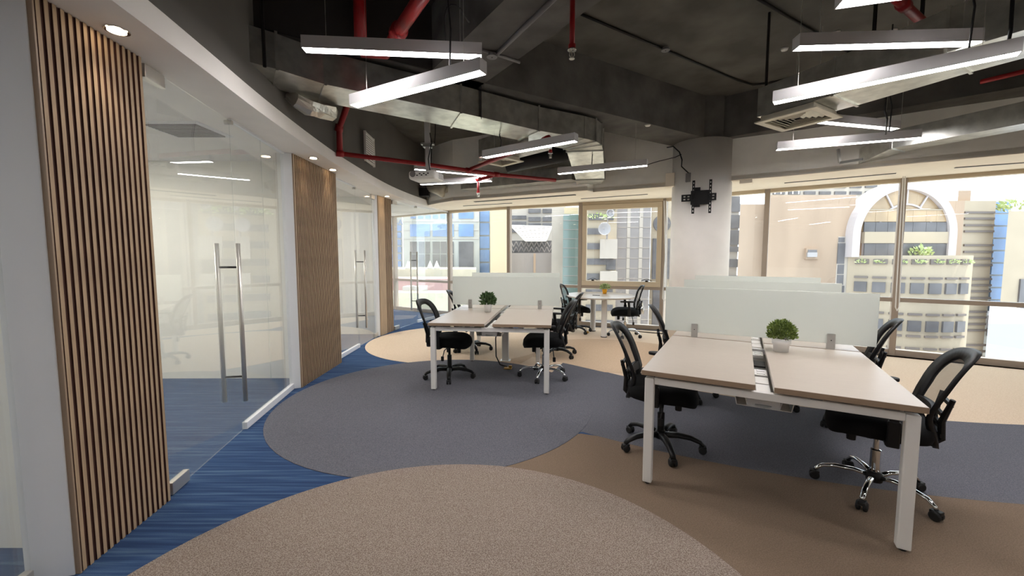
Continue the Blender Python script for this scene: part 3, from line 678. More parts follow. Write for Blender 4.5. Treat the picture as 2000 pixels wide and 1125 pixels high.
pn = MB().tube([(1.46, 7.36, 0.7455), (1.58, 7.30, 0.7455)], 0.005, 8).build('pen', 'black_plastic'); tag(pn, 'dark pen lying on the oval table', 'pen')
pb = thing('floor_box', 'small brass floor plug under the oval table', 'floor box', (1.42, 7.62, 0)); MB().box((0, 0, 0.02), (0.05, 0.05, 0.036)).build('plate', 'brass', pb, bevel=0.004)
MB().tube([(0, 0, 0.03), (-0.02, 0.02, 0.14), (-0.04, 0.04, 0.03)], 0.006, 6).build('cable', 'black_rubber', pb)

# ================================================================== COLUMN FITTINGS
cc_ = Vector((2.91, 6.37)); cdv = Vector((-0.4155, -0.9096)); ctop = cc_+cdv*0.42
mt = thing('screen_mount', 'black steel television wall mount on the round column', 'wall mount', (ctop.x, ctop.y, 0), math.atan2(cdv.y, cdv.x)+math.pi/2)
zc = AT(1368, 386, 6.0).z
def plate_holes(x0, x1, z0, z1, y, th, nx, nz):
    b = MB(); 
    ex = (x1-x0)/(nx*2+1); ez = (z1-z0)/(nz*2+1)
    for j in range(nz*2+1):
        for i in range(nx*2+1):
            if i % 2 == 1 and j % 2 == 1: continue
            b.box((x0+ex*(i+0.5), y, z0+ez*(j+0.5)), (ex, th, ez))
    return b
plate_holes(-0.26, 0.20, zc-0.05, zc+0.05, -0.02, 0.012, 8, 2).build('wall_plate', 'black_plastic', mt)
MB().box((-0.01, -0.045, zc-0.005), (0.25, 0.04, 0.2)).build('bracket_body', 'black_plastic', mt, bevel=0.006)
for x in (-0.10, 0.12): plate_holes(x-0.018, x+0.018, zc-0.235, zc+0.235, -0.08, 0.014, 1, 9).build('vertical_arm', 'black_plastic', mt)
for z in (-0.11, 0.11): MB().box((-0.05, -0.045, zc+z), (0.08, 0.03, 0.06)).build('hinge_block', 'black_plastic', mt, bevel=0.004)
cx = thing('cable_outlet', 'small grey outlet box on the left of the round column', 'outlet', (0, 0, 0))
q = cc_+Vector((-0.76, -0.65))*0.42; zz = AT(1325, 347, q.y).z
MB().box((q.x, q.y, zz), (0.07, 0.04, 0.13), rz=R_(-40)).build('box', 'grey_plastic', cx, bevel=0.004)
cb = MB().tube([AT(1303, 288, 6.4), AT(1315, 286, q.y-0.02), AT(1327, 297, q.y-0.02), AT(1332, 312, q.y-0.02), AT(1331, 325, q.y-0.02), (q.x, q.y-0.01, zz+0.06)], 0.009, 6).build('hanging_cable', 'black_rubber'); tag(cb, 'black cable curving down to the outlet on the column', 'cable')

# ================================================================== PENDANT LAMPS
def pendant(a, b, z, label, cable=None, top=None):
    top = top or ZS
    a = G(*a, z); b = G(*b, z); d = b-a; L = 1.2; mid = (a+b)/2; rz = math.atan2(d.y, d.x)
    if d.length < 1.05 and label.startswith('partly'): 
        mid = b-d.normalized()*L/2 if 'behind' in label else a+d.normalized()*L/2
    o = thing('pendant_lamp', label, 'lamp', (mid.x, mid.y, z), rz, 'linear pendant lamps')
    h = MB(); wd, ht = 0.082, 0.080
    h.box((0, wd/2-0.002, ht/2), (L, 0.004, ht)); h.box((0, -wd/2+0.002, ht/2), (L, 0.004, ht)); h.box((0, 0, ht-0.002), (L, wd-0.008, 0.004))
    for s in (-1, 1): h.box((s*(L/2-0.002), 0, ht/2), (0.004, wd-0.008, ht))
    h.build('housing', 'lamp_housing', o)
    MB().box((0, 0, 0.006), (L-0.01, wd-0.010, 0.008)).build('diffuser', 'led', o)
    for s in (-1, 1): MB().tube([(s*0.45, 0, ht), (s*0.45, 0, top-z)], 0.0018, 5).build('suspension_wire', 'steel', o)
    if cable: MB().tube([(cable*L, 0, ht), (cable*L+0.01, 0, min(ht+0.25, (top-z+ht)/2)), (cable*L-0.03, 0.02, min(ht+0.5, top-z-0.01)), (cable*L-0.02, 0.02, top-z)], 0.006, 6).build('power_cord', 'black_rubber', o)
    return o
pendant((592, 98), (942, 112), 2.83, 'linear pendant lamp, upper of the crossing pair at the upper left')
PL0 = pendant((692, 208), (942, 142), 2.6, 'linear pendant lamp, lower of the crossing pair at the upper left', 0.28)
pendant((1548, 95), (1932, 85), 2.83, 'linear pendant lamp, upper and nearly level one at the upper right')
pendant((1512, 202), (1990, 105), 2.6, 'longest looking pendant lamp, sloping past the square diffuser at the right', 0.33)
pendant((1612, 240), (1750, 253), 2.80, 'partly hidden pendant lamp behind the square diffuser at the right')
pendant((1517, 293), (1795, 270), 2.6, 'lowest pendant lamp at the right, before the grey bulkhead', 0.3)
pendant((950, 308), (1120, 277), 2.6, 'linear pendant lamp below the elbow of the main duct', -0.3, 2.85)
pendant((1092, 340), (1262, 324), 2.6, 'linear pendant lamp left of the round column', -0.1)
pendant((811, 331), (960, 345), 2.68, 'linear pendant lamp passing behind the projector pole', -0.3)
pendant((822, 361), (960, 354), 2.6, 'linear pendant lamp directly below the projector')
pendant((1637, 10), (1720, -2), 2.7, 'partly seen pendant lamp at the top right edge')

def added_pendant(x, y, rz, z, label):  # unseen lamps added to light the foreground
    o = dup(PL0, (x, y, z), rz, label, 'linear pendant lamps'); return o
for x, y, rz, z, lb in ((0.1, 0.55, 0.5, 2.6, 'just above the camera'), (2.9, 0.5, -0.4, 2.6, 'above the right foreground'), (-0.5, -1.9, 0.5, 2.6, 'behind the camera on the left'), (2.6, -2.0, -0.4, 2.6, 'behind the camera on the right'), (5.6, 1.4, 0.5, 2.6, 'right of the nearer bench'), (5.8, -1.6, -0.4, 2.6, 'in the far right rear')):
    added_pendant(x, y, rz, z, 'added unseen pendant lamp '+lb)

# ================================================================== DUCTS
def duct(name, label, secs, m='galvanised', cat='duct'):
    """secs: list of (near xy, far xy, z bottom, z top)"""
    root = thing(name, label, cat, (secs[0][0][0], secs[0][0][1], 0))
    ox, oy = secs[0][0]
    for i in range(len(secs)-1):
        b = MB(); vs_ = []
        for n_, f_, zb, zt in (secs[i], secs[i+1]):
            vs_ += [(n_[0]-ox, n_[1]-oy, zb), (f_[0]-ox, f_[1]-oy, zb), (f_[0]-ox, f_[1]-oy, zt), (n_[0]-ox, n_[1]-oy, zt)]
        b.add(vs_, [(0, 1, 2, 3), (7, 6, 5, 4), (0, 4, 5, 1), (1, 5, 6, 2), (2, 6, 7, 3), (3, 7, 4, 0)])
        b.build('duct_section', m, root)
        n_, f_, zb, zt = secs[i+1]
        if i < len(secs)-2:
            fl_ = MB(); e = 0.012; n3 = Vector(n_); f3 = Vector(f_); dd = (n3-f3).normalized()*e; q = Vector((-dd.y, dd.x))*0.8
            pl = [n3+dd+q, n3+dd-q, f3-dd-q, f3-dd+q]
            fl_.prism([(p_.x-ox, p_.y-oy) for p_ in pl], zb-e, zb+0.001); fl_.prism([(p_.x-ox, p_.y-oy) for p_ in pl[:2]+[n3-q+Vector((0, 0)), n3+q]], zb, zt+e)
            fl_.build('flange', 'galvanised' if m != 'duct_white' else m, root)
    return root
dz0, dz1 = 2.85, 3.11
duct('air_duct', 'main galvanised rectangular duct crossing from the left bulkhead', [
    ((-2.07, 2.93), (-2.2, 3.40), dz0, dz1), ((-1.77, 3.19), (-2.0, 3.53), dz0, dz1), ((-1.53, 3.46), (-1.76, 3.83), dz0, dz1), ((-0.5, 4.12), (-0.66, 4.56), dz0, dz1),
    ((0.30, 4.69), (0.08, 5.06), dz0, dz1), ((0.86, 4.99), (0.62, 5.42), dz0, dz1)])
duct('air_duct', 'galvanised duct elbow dropping into the window bulkhead', [
    ((0.865, 4.995), (0.625, 5.425), dz0, dz1), ((1.02, 5.10), (0.68, 5.46), dz0, dz1), ((1.13, 5.27), (0.72, 5.50), dz0, dz1), ((1.20, 5.50), (0.73, 5.56), dz0-0.01, dz1), ((1.46, 6.55), (1.02, 6.62), 2.66, 2.96), ((1.50, 7.02), (1.10, 7.08), 2.66, 2.90)])
fo = MB(); fo.tube([G(560, 186, 2.84), G(578, 196, 2.80), G(598, 206, 2.79), G(622, 214, 2.79), G(648, 220, 2.80), G(655, 222, 2.80)], [0.03, 0.075, 0.10, 0.11, 0.085, 0.06], 12, flat=0.7)
fo.v = [(x+random.uniform(-.018, .018), y+random.uniform(-.018, .018), z_+random.uniform(-.02, .02)) for x, y, z_ in fo.v]
tag(fo.build('flexible_duct', 'foil'), 'crumpled foil flexible duct under the main duct at the left bulkhead', 'duct')
ins = MB().tube([G(427, 105, 2.84), G(455, 130, 2.83), G(480, 148, 2.83), G(500, 165, 2.83)], [0.02, 0.03, 0.022, 0.015], 8).build('foam_seal', 'insulation', smooth=True); tag(ins, 'yellow expanding foam around the duct hole in the bulkhead', 'foam')
hg = MB(); hg.tube([G(517, 131, 2.84), (G(517, 131, 2.84).x, G(517, 131, 2.84).y, ZS)], 0.012, 6); tag(hg.build('duct_hanger', 'dark_metal'), 'black duct hanger strap near the left bulkhead', 'hanger')
h2 = G(940, 230, 2.84); tag(MB().bar((h2.x, h2.y, 2.83), (h2.x, h2.y, ZS), 0.025, 0.006).build('duct_hanger', 'dark_metal'), 'black duct hanger strap at the middle of the main duct', 'hanger')
def diffuser(c, z, side, rz, label, body=True):
    o = thing('ceiling_diffuser', label, 'air diffuser', (c[0], c[1], z), rz)
    h = side/2; f = MB()
    for s in (-1, 1): f.box((0, s*(h-0.03), 0.006), (side, 0.06, 0.012)); f.box((s*(h-0.03), 0, 0.006), (0.06, side-0.12, 0.012))
    f.build('frame', 'duct_white', o)
    MB().box((0, 0, 0.056), (side-0.1, side-0.1, 0.006)).build('plenum', 'dark_metal', o)
    cl_ = MB()
    for s in (-1, 1): cl_.box((0, s*(h-0.04), 0.036), (side-0.08, 0.004, 0.05)); cl_.box((s*(h-0.04), 0, 0.036), (0.004, side-0.08, 0.05))
    cl_.build('collar', 'duct_white', o)
    for i in range(5):
        r = h-0.075-i*0.036; bl = MB()
        for s in (-1, 1): bl.box((0, s*r, 0.022), (2*r, 0.022, 0.003), rx=s*0.7); bl.box((s*r, 0, 0.022), (0.022, 2*r, 0.003), ry=-s*0.7)
        bl.build('blade', 'duct_white', o)
    return o
dR = (2.69, 3.95); aR = R_(31)
diffuser(dR, 2.72, 0.52, aR, 'square four-way air diffuser on the right duct')
f0, f1 = G(1700, 215, 2.85), G(2000, 141, 2.85); dv = Vector((f1.x-f0.x, f1.y-f0.y)).normalized(); nv = Vector((dv.y, -dv.x))
if nv.y > 0: nv = -nv
s0 = Vector(dR)-dv*0.25; 
duct('air_duct', 'pale sheet metal duct carrying the square diffuser at the right', [(tuple(s0+nv*0.23), tuple(s0-nv*0.23), 2.785, 3.05), (tuple(s0+dv*0.62+nv*0.23), tuple(s0+dv*0.62-nv*0.23), 2.785, 3.08), (tuple(s0+dv*1.3+nv*0.30), tuple(s0+dv*1.3-nv*0.26), 2.82, 3.12), (tuple(s0+dv*3.5+nv*0.30), tuple(s0+dv*3.5-nv*0.26), 2.82, 3.12)])
hr = G(1490, 55, 3.7); tag(MB().tube([(2.42, 4.02, 2.9), (2.42, 4.02, ZS)], 0.012, 6).build('hanger_rod', 'dark_metal'), 'dark hanger rod dropping to the right square diffuser', 'hanger')
for px_, yy_, lb_ in ((1706, 3.75, 'dark hanger strap left of the red pipe at the top right'), (1797, 3.7, 'dark hanger strap behind the red pipe at the top right')):
    q_ = AT(px_, 80, yy_); tag(MB().bar((q_.x, yy_, 3.0), (q_.x, yy_, ZS), 0.03, 0.012).build('hanger_strap', 'dark_metal'), lb_, 'hanger')
dL = (-0.15, 5.64); aL = math.atan2(-0.8, 0.75)
diffuser(dL, 2.72, 0.44, aL, 'square air diffuser on the branch under the main duct elbow')
dv = Vector((math.cos(aL), math.sin(aL))); nv = Vector((-dv.y, dv.x)); 
if nv.y > 0: nv = -nv
s0 = Vector(dL)-dv*0.22
duct('air_duct', 'short galvanised branch duct above the far square diffuser', [(tuple(s0+nv*0.21), tuple(s0-nv*0.21), 2.785, 3.02), (tuple(s0+dv*0.95+nv*0.21), tuple(s0+dv*0.95-nv*0.21), 2.785, 3.02)])
bd = MB().tube([AT(990, 322, 6.7), AT(1060, 308, 6.55), AT(1135, 292, 6.4)], 0.13, 16).build('round_duct', 'black_rubber', smooth=True); tag(bd, 'black insulated round duct behind the duct elbow', 'duct')
a0, a1 = AT(1005, 343, 7.3), AT(1116, 330, 6.8)
duct('air_duct', 'grey low duct along the far window bulkhead', [((AT(900, 356, 7.75).x, 7.75), (AT(900, 356, 7.75).x+0.15, 7.95), 2.70, 2.92), ((a1.x, 6.75), (a1.x+0.15, 7.0), 2.70, 2.92)])
r0, r1 = G(1740, 290, 2.68), G(2000, 241, 2.68); dv = Vector((r1.x-r0.x, r1.y-r0.y)).normalized(); nv = Vector((-dv.y, dv.x))
if nv.y < 0: nv = -nv
P0 = Vector((r0.x, r0.y))
duct('air_duct', 'grey duct along the right window bulkhead', [(tuple(P0-dv*0.5+nv*0.30), tuple(P0-dv*0.5+nv*0.42), 2.60, 2.78), (tuple(P0), tuple(P0+nv*0.30), 2.68, 2.88), (tuple(P0+dv*4), tuple(P0+dv*4+nv*0.30), 2.68, 2.90)])
gf = thing('grille_frame', 'open metal grille frame where the right duct meets the bulkhead', 'grille', (0, 0, 0))
g0 = [AT(1637, 291, 5.25), AT(1640, 318, 5.25), AT(1685, 311, 5.05)]
MB().bar(g0[0], g0[1], 0.02, 0.03).build('side_bar', 'aluminium', gf); MB().bar(g0[1], g0[2], 0.02, 0.03).build('bottom_bar', 'aluminium', gf)
wd_ = thing('duct_elbow', 'small white duct elbow in the far left corner', 'duct', (0, 0, 0))
MB().tube([AT(842, 366, 8.6), AT(856, 369, 8.4), AT(868, 375, 8.35)], [0.10, 0.12, 0.12], 12).build('elbow', 'duct_white', wd_, smooth=True)
MB().box(AT(875, 372, 8.45), (0.22, 0.2, 0.12), rz=-0.5).build('outlet_box', 'duct_white', wd_, bevel=0.01)
sp = MB().box(AT(829, 376, 8.62), (0.2, 0.16, 0.16)).build('speaker_box', 'black_plastic', bevel=0.01); tag(sp, 'small black box in the far left soffit corner', 'box')
vg = thing('wall_grille', 'white louvred vent on the dark bulkhead', 'vent', (-2.075, 5.05, 2.97), R_(92))
vg.location = (-2.07, AT(729, 290, 6.15).y, 0)
gy = 6.05
vg.location = (-2.085, gy, 0); zt, zb_ = AT(722, 266, gy).z, AT(735, 318, gy).z
fr = MB(); 
for s in (-1, 1): fr.box((s*0.20, -0.02, (zt+zb_)/2), (0.02, 0.03, zt-zb_+0.04)); fr.box((0, -0.02, (zt if s > 0 else zb_)), (0.38, 0.03, 0.02))
fr.build('frame', 'white_plastic', vg); n_l = 12; l0 = None
for i in range(n_l):
    z = zb_+(zt-zb_)*(i+0.5)/n_l
    if l0 is None: l0 = MB().box((0, -0.02, 0), (0.38, 0.02, 0.016), rx=0.6).build('louvre', 'white_plastic', vg); l0.location.z = z
    else: share(l0, vg, (0, 0, z))

# ================================================================== PIPES, CONDUITS, SPRINKLERS
def pipe(path, r, label, m='red_paint', name='sprinkler_pipe', cat='pipe', seg=12, couplings=()):
    o = thing(name, label, cat, tuple(path[0])); p0 = Vector(path[0])
    MB().tube([Vector(p)-p0 for p in path], r, seg).build('pipe_run', m, o, smooth=True)
    for i in couplings:
        p = Vector(path[i])-p0; d = (Vector(path[min(i+1, len(path)-1)])-Vector(path[max(i-1, 0)])).normalized()
        MB().tube([p-d*0.04, p+d*0.04], r*1.35, seg).build('coupling', m, o, smooth=True)
    return o
z = 2.655
A0 = G(664, 300, z); A1 = G(838, 322, z); A2 = G(915, 333, z); A3 = G(1085, 352, z)
up = Vector((A0.x+0.03, A0.y-0.02, 0))
pipe([A0, A1, A2, G(970, 341, z), A3], 0.028, 'red fire sprinkler pipe crossing behind the projector', couplings=(0, 2, 3))
pipe([(A0.x, A0.y, z+0.035), (A0.x, A0.y, 2.95), (A0.x+0.10, A0.y-0.10, 3.06), (A0.x+0.30, A0.y-0.35, 3.25)], 0.034, 'red riser pipe bending up along the dark bulkhead', couplings=(1,))
pipe([A2+Vector((0.03, 0, 0.02)), G(1000, 299, 2.72), G(1066, 272, 2.75), G(1072, 268, 2.75)], 0.026, 'red branch pipe running under the main duct elbow', couplings=(2,))
def sprinkler(p, label, drop):
    o = thing('fire_sprinkler', label, 'sprinkler', tuple(p))
    MB().tube([(0, 0, drop), (0, 0, 0.06)], 0.017, 12).build('drop_pipe', 'red_paint', o, smooth=True)
    MB().lathe([(0.024, 0.055), (0.024, 0.085)], (0, 0, 0), 12).build('socket', 'red_paint', o)
    MB().lathe([(0.001, 0.05), (0.030, 0.05), (0.030, 0.055), (0.001, 0.055)], (0, 0, 0), 16).build('escutcheon', 'chrome', o)
    f = MB(); f.tube([(0.012, 0, 0.05), (0.016, 0, 0.02), (0.004, 0, 0.0)], 0.003, 6); f.tube([(-0.012, 0, 0.05), (-0.016, 0, 0.02), (-0.004, 0, 0.0)], 0.003, 6); f.tube([(0, 0, 0.045), (0, 0, 0.005)], 0.004, 6); f.lathe([(0.001, -0.004), (0.018, -0.004), (0.018, 0.0), (0.001, 0.0)], (0, 0, 0), 12)
    f.build('nozzle', 'steel', o)
p = AT(1117, 114, 2.75); sprinkler(p, 'sprinkler head on a red drop pipe at the top centre', ZB-p.z)
p = AT(1075, 308, 5.2); sprinkler(p, 'sprinkler head below the main duct elbow', 0.10)
B0 = G(968, 342, z); B1 = B0+Vector((-0.26, 0.12, -0.04))
pipe([B0, B1, B1+Vector((-0.01, 0, -0.03))], 0.024, 'short red branch pipe ending above a drop', couplings=(1,))
sprinkler(B1+Vector((-0.01, 0, -0.26)), 'sprinkler drop left of the linear air slot', 0.22)
pe = G(752, 104, 3.05); ph = G(705, 108, 3.02); ph.z = pe.z
pipe([G(860, -60, 3.05), G(820, 0, 3.05), G(778, 62, 3.05), pe, ph], 0.045, 'thick red pipe descending from the top edge behind the upper pendant lamp', couplings=(2,))
pipe([ph+Vector((0, 0, 0.05)), (ph.x, ph.y, ZS)], 0.048, 'thick dark red pipe rising vertically left of the descending red pipe')
pipe([G(1725, -25, 3.35), G(1765, 10, 3.35), G(1838, 76, 3.35), G(1870, 105, 3.35)], 0.033, 'red pipe at the top right behind the pendant lamps', couplings=(1,))
pipe([G(1915, 160, 3.1), G(2040, 130, 3.1)], 0.022, 'short red pipe at the right edge under the concrete beam')
def conduit(path, label, r=0.012, m='dark_metal'): 
    tag(MB().tube(path, r, 8).build('conduit', m, smooth=True), label, 'conduit')
zc2 = ZS-0.02; kk = (zc2-CAMH)/(3.8-CAMH)
conduit([G(1128, 25, zc2), G(1300, 98, zc2), G(1440, 157, zc2), G(1470, 166, zc2), G(1500, 163, zc2), G(1680, 118, zc2)], 'dark conduit crossing the slab towards the column')
conduit([G(1470, -8, zc2), G(1620, 80, zc2), G(1660, 104, zc2)], 'dark conduit crossing the slab at the top right')
conduit([G(1085, -5, ZB-0.012), G(970, 106, ZB-0.012)], 'pale conduit fixed under the wide concrete beam', 0.018, 'grey_plastic')
conduit([G(905, 88, ZB-0.012), G(965, 105, ZB-0.012), G(1015, 122, ZB-0.012)], 'pale conduit running across the underside of the wide beam', 0.012, 'grey_plastic')
def jbox(px, z, label):
    p = G(*px, z-0.03); o = thing('junction_box', label, 'junction box', (p.x, p.y, z-0.03)); MB().lathe([(0.001, 0), (0.045, 0), (0.045, 0.006), (0.035, 0.012), (0.035, 0.03), (0.001, 0.03)], (0, 0, 0), 18).build('body', 'grey_plastic', o); MB().lathe([(0.001, -0.003), (0.006, -0.003), (0.006, 0.0), (0.001, 0.0)], (0, 0, 0), 8).build('screw', 'black_plastic', o)
jbox((1300, 99), ZS-0.03, 'round junction box on the slab conduit'); jbox((961, 112), ZB-0.02, 'round junction box under the wide concrete beam')
for px, lb in (((1633, 68), 'left of the hanging rod at the top right'), ((1744, 65), 'right of the hanging rod at the top right'), ((1532, 100), 'beside the upper right pendant lamp')):
    p = G(*px, ZS-0.03); o = thing('ceiling_sensor', 'small white ceiling fitting '+lb, 'sensor', (p.x, p.y, ZS-0.03)); MB().lathe([(0.001, 0), (0.03, 0.006), (0.04, 0.03), (0.001, 0.03)], (0, 0, 0), 16).build('dome', 'white_plastic', o, smooth=True)
p = G(1265, 247, ZB-0.02); o = thing('ceiling_sensor', 'small white fitting under the beam left of the column', 'sensor', (p.x, p.y, ZB-0.02)); MB().lathe([(0.001, 0), (0.03, 0.004), (0.04, 0.02), (0.001, 0.02)], (0, 0, 0), 16).build('dome', 'white_plastic', o, smooth=True)
def wire(path, label, r=0.006): tag(MB().tube(path, r, 6).build('hanging_cable', 'black_rubber', smooth=True), label, 'cable')
wire([G(872, 100, 2.95), G(869, 60, 3.03), G(869, 30, 3.08), G(873, 15, 3.11), G(881, 9, 3.13), G(891, 10, 3.13), G(900, 18, 3.13), G(907, 30, 3.12), G(916, 43, 3.12)], 'thin black cable looping up from the upper left lamps to the beam')
wire([(1.75, 6.35, 2.83), (1.95, 6.3, 2.80), (2.2, 6.25, 2.87), (2.45, 6.25, 2.93), (2.52, 6.2, 2.96)], 'black cable sagging from the duct to the column')
wire([AT(1732, 180, 3.9), AT(1728, 215, 3.9), AT(1733, 232, 3.9), AT(1730, 262, 4.1)], 'black cable hanging behind the right pendant lamps', 0.008)
wire([AT(1913, -5, 3.0), AT(1908, 40, 3.0), AT(1905, 72, 3.0)], 'black cable hanging at the top right above the upper lamp', 0.01)
wire([AT(1978, -5, 2.6), AT(1974, 60, 2.6), AT(1966, 98, 2.55)], 'black cable hanging at the top right corner', 0.01)
# projector
pp_ = AT(833, 345, 5.2)
pj = thing('projector', 'white ceiling projector hanging on a grey pole', 'projector', (pp_.x, 5.2, pp_.z), R_(-14))
MB().box((0, 0, 0), (0.36, 0.27, 0.105)).build('body', 'white_plastic', pj, bevel=0.03, bseg=3)
MB().lathe([(0.001, -0.142), (0.036, -0.142), (0.04, -0.13), (0.001, -0.13)], (-0.12, 0, 0.012), 18, 'y').build('lens', 'grey_plastic', pj)
for i, x in enumerate((-0.06, -0.025, 0.0, 0.03, 0.06, 0.085)): MB().box((x, -0.136, 0.0+(0.012 if i % 2 else -0.006)), (0.02, 0.006, 0.012)).build('port', 'black_plastic', pj)
vt = None
for i in range(5):
    if vt is None: vt = MB().box((0.181, 0.03, 0), (0.004, 0.13, 0.006)).build('vent_slot', 'grey_plastic', pj); vt.location.z = -0.03
    else: share(vt, pj, (0, 0, -0.03+0.015*i))
pm = thing('projector_mount', 'grey telescopic pole mount holding the projector', 'mount', (pp_.x+0.02, 5.2, 0))
MB().bar((0, 0, pp_.z+0.05), (0, 0, pp_.z+0.42), 0.05, 0.05).build('lower_tube', 'lamp_housing', pm); MB().bar((0, 0, pp_.z+0.40), (0, 0, ZS), 0.062, 0.062).build('upper_tube', 'lamp_housing', pm)
cl = MB(); cl.box((0, 0, pp_.z+0.40), (0.16, 0.06, 0.02)); cl.box((0, 0, pp_.z+0.37), (0.10, 0.09, 0.03)); cl.build('clamp', 'aluminium', pm)
wire([(pp_.x+0.06, 5.15, pp_.z+0.52), (pp_.x+0.08, 5.15, pp_.z+0.40), (pp_.x+0.04, 5.13, pp_.z+0.2), (pp_.x+0.06, 5.12, pp_.z+0.06)], 'black cable tied along the projector pole', 0.006)
wire([(pp_.x+0.11, 5.3, ZS), (pp_.x+0.10, 5.3, 3.0), (pp_.x+0.09, 5.28, 2.85)], 'black cable hanging right of the projector pole', 0.006)

# ================================================================== OUTSIDE
def E_(x, y, Y):
    p = AT(x, y, Y); return p.x, p.z
GZ = -32.0
gnd = MB().box((20, 130, GZ-0.5), (500, 240, 1)).build('street_ground', 'asphalt'); st(gnd, 'street level far below the windows')
def block(root, name, x0, x1, ytop, Y, depth, m, ybot=None, ox=0):
    X0, Z1 = E_(x0, ytop, Y); X1 = E_(x1, ytop, Y)[0]; Z0 = E_(x0, ybot, Y)[1] if ybot is not None else GZ
    e0 = X0*depth/Y*(1.0 if X0 > 0 else 0.0); e1 = X1*depth/Y*(1.0 if X1 < 0 else 0.0)      # flanks sheared along the camera's view rays
    return MB().prism([(X0, Y), (X1, Y), (max(X1+e1, X0+e0+1), Y+depth), (X0+e0, Y+depth)], Z0, Z1).build(name, m, root)
def rects(root, name, rs, Y, m, d=0.15, sub=None):
    out = []
    for x0, x1, y0, y1 in rs:
        X0, Z1 = E_(x0, y0, Y); X1, Z0 = E_(x1, y1, Y)
        out.append(MB().box(((X0+X1)/2, Y, (Z0+Z1)/2), (X1-X0, d, Z1-Z0)).build(name, m, root))
    return out
def bldg(label): return thing('building', label, 'building', (0, 0, GZ))
def fixz(root):
    for c_ in root.children_recursive: 
        if c_.parent == root: c_.location.z -= GZ
# --- arched cream building on the right
Y = 40.0
b = bldg('cream building with a big white arch and curved window bay')
block(b, 'wall', 1502, 1672, 381, Y, 8, 'stone_pink'); block(b, 'wall', 1446, 1502, 399, Y+0.8, 7, 'stone_pink')
for x0, x1, y0 in ((1446, 1500, 397), (1502, 1560, 379)):
    rl = MB()
    for i in range(6):
        X, Z = E_(x0+(x1-x0)*i/5, y0, Y+0.6); rl.tube([(X, Y+0.6, Z), (X, Y+0.6, Z+1.1)], 0.05, 5)
    for h in (0.55, 1.1):
        Xa, Za = E_(x0, y0, Y+0.6); Xb = E_(x1, y0, Y+0.6)[0]; rl.tube([(Xa, Y+0.6, Za+h), (Xb, Y+0.6, Za+h)], 0.05, 5)
    rl.build('roof_railing', 'rail_white', b)
fr_ = rects(b, 'window', [(1573, 1598, 485, 506)], Y-0.1, 'stone_pink', 0.3)[0]
rects(b, 'window', [(1577, 1594, 488, 493)], Y-0.2, 'dark_glass', 0.2); rects(b, 'window', [(1577, 1595, 493, 502)], Y-0.35, 'white_roof', 0.15)
rects(b, 'window_reveal', [(1637, 1657, 462, 640)], Y-0.02, 'concrete_pale', 0.1)
rects(b, 'window', [(1638, 1649, 464, 473), (1637, 1648, 475, 515), (1636, 1647, 517, 535), (1635, 1646, 537, 556), (1635, 1646, 558, 600)], Y-0.08, 'dark_glass', 0.1)
block(b, 'wall', 1672, 1885, 392, Y+2.0, 6, 'stone_pink')
def arc_ring(cx, cy, ro, ri, Y, d, m, name, a0=0, a1=180, n=36, leg=0):
    bb = MB(); s = E_(cx+1, cy, Y)[0]-E_(cx, cy, Y)[0]; X, Z = E_(cx, cy, Y)
    po = [(X+ro*s*math.cos(R_(a0+(a1-a0)*i/n)), Z+ro*s*math.sin(R_(a0+(a1-a0)*i/n))) for i in range(n+1)]
    pi_ = [(X+ri*s*math.cos(R_(a0+(a1-a0)*i/n)), Z+ri*s*math.sin(R_(a0+(a1-a0)*i/n))) for i in range(n+1)]
    if leg: po = [(po[0][0], po[0][1]-leg*s)]+po+[(po[-1][0], po[-1][1]-leg*s)]; pi_ = [(pi_[0][0], pi_[0][1]-leg*s)]+pi_+[(pi_[-1][0], pi_[-1][1]-leg*s)]
    N = len(po)
    vs_ = [(x, Y, z) for x, z in po]+[(x, Y, z) for x, z in pi_]+[(x, Y+d, z) for x, z in po]+[(x, Y+d, z) for x, z in pi_]
    fs = []
    for i in range(N-1):
        fs += [(i, i+1, N+i+1, N+i), (2*N+i, 3*N+i, 3*N+i+1, 2*N+i+1), (i, 2*N+i, 2*N+i+1, i+1), (N+i, N+i+1, 3*N+i+1, 3*N+i)]
    fs += [(0, N, 3*N, 2*N), (N-1, 3*N-1, 4*N-1, 2*N-1)]
    bb.add(vs_, fs); return bb.build(name, m, b)
arc_ring(1768, 458, 102, 87, Y-0.9, 1.6, 'stone_white', 'arch', leg=44)
arc_ring(1768, 452, 84, 0.5, Y-0.5, 0.6, 'arch_glass', 'window')
arc_ring(1768, 452, 54, 51, Y-0.65, 0.2, 'stone_white', 'glazing_bar')
for a in (30, 60, 90, 120, 150):
    X, Z = E_(1768, 452, Y-0.65); s = E_(1769, 452, Y-0.65)[0]-X; ca, sa = math.cos(R_(a)), math.sin(R_(a))
    MB().bar((X+52*s*ca, Y-0.6, Z+52*s*sa), (X+83*s*ca, Y-0.6, Z+83*s*sa), 0.12, 0.12).build('glazing_bar', 'stone_white', b)
xs = [1687, 1709, 1733, 1757, 1782, 1808, 1828, 1848]
rects(b, 'window', [(x0+1, x1-1, 411, 433) for x0, x1 in zip(xs, xs[1:])], Y-0.66, 'arch_glass', 0.1)
rects(b, 'window', [(x0+1, x1-1, 434, 453) for x0, x1 in zip(xs, xs[1:])], Y-0.66, 'dark_glass', 0.1)
rects(b, 'wall', [(1686, 1850, 409, 411), (1686, 1850, 453, 475)], Y-0.6, 'stone_cream', 0.4)
rects(b, 'wall', [(1686, 1850, 474, 503)], Y-0.4, 'stone_white', 0.3)
rects(b, 'window', [(x0+1, x1-1, 476, 500) for x0, x1 in zip(xs, xs[1:])], Y-0.66, 'dark_glass', 0.1)
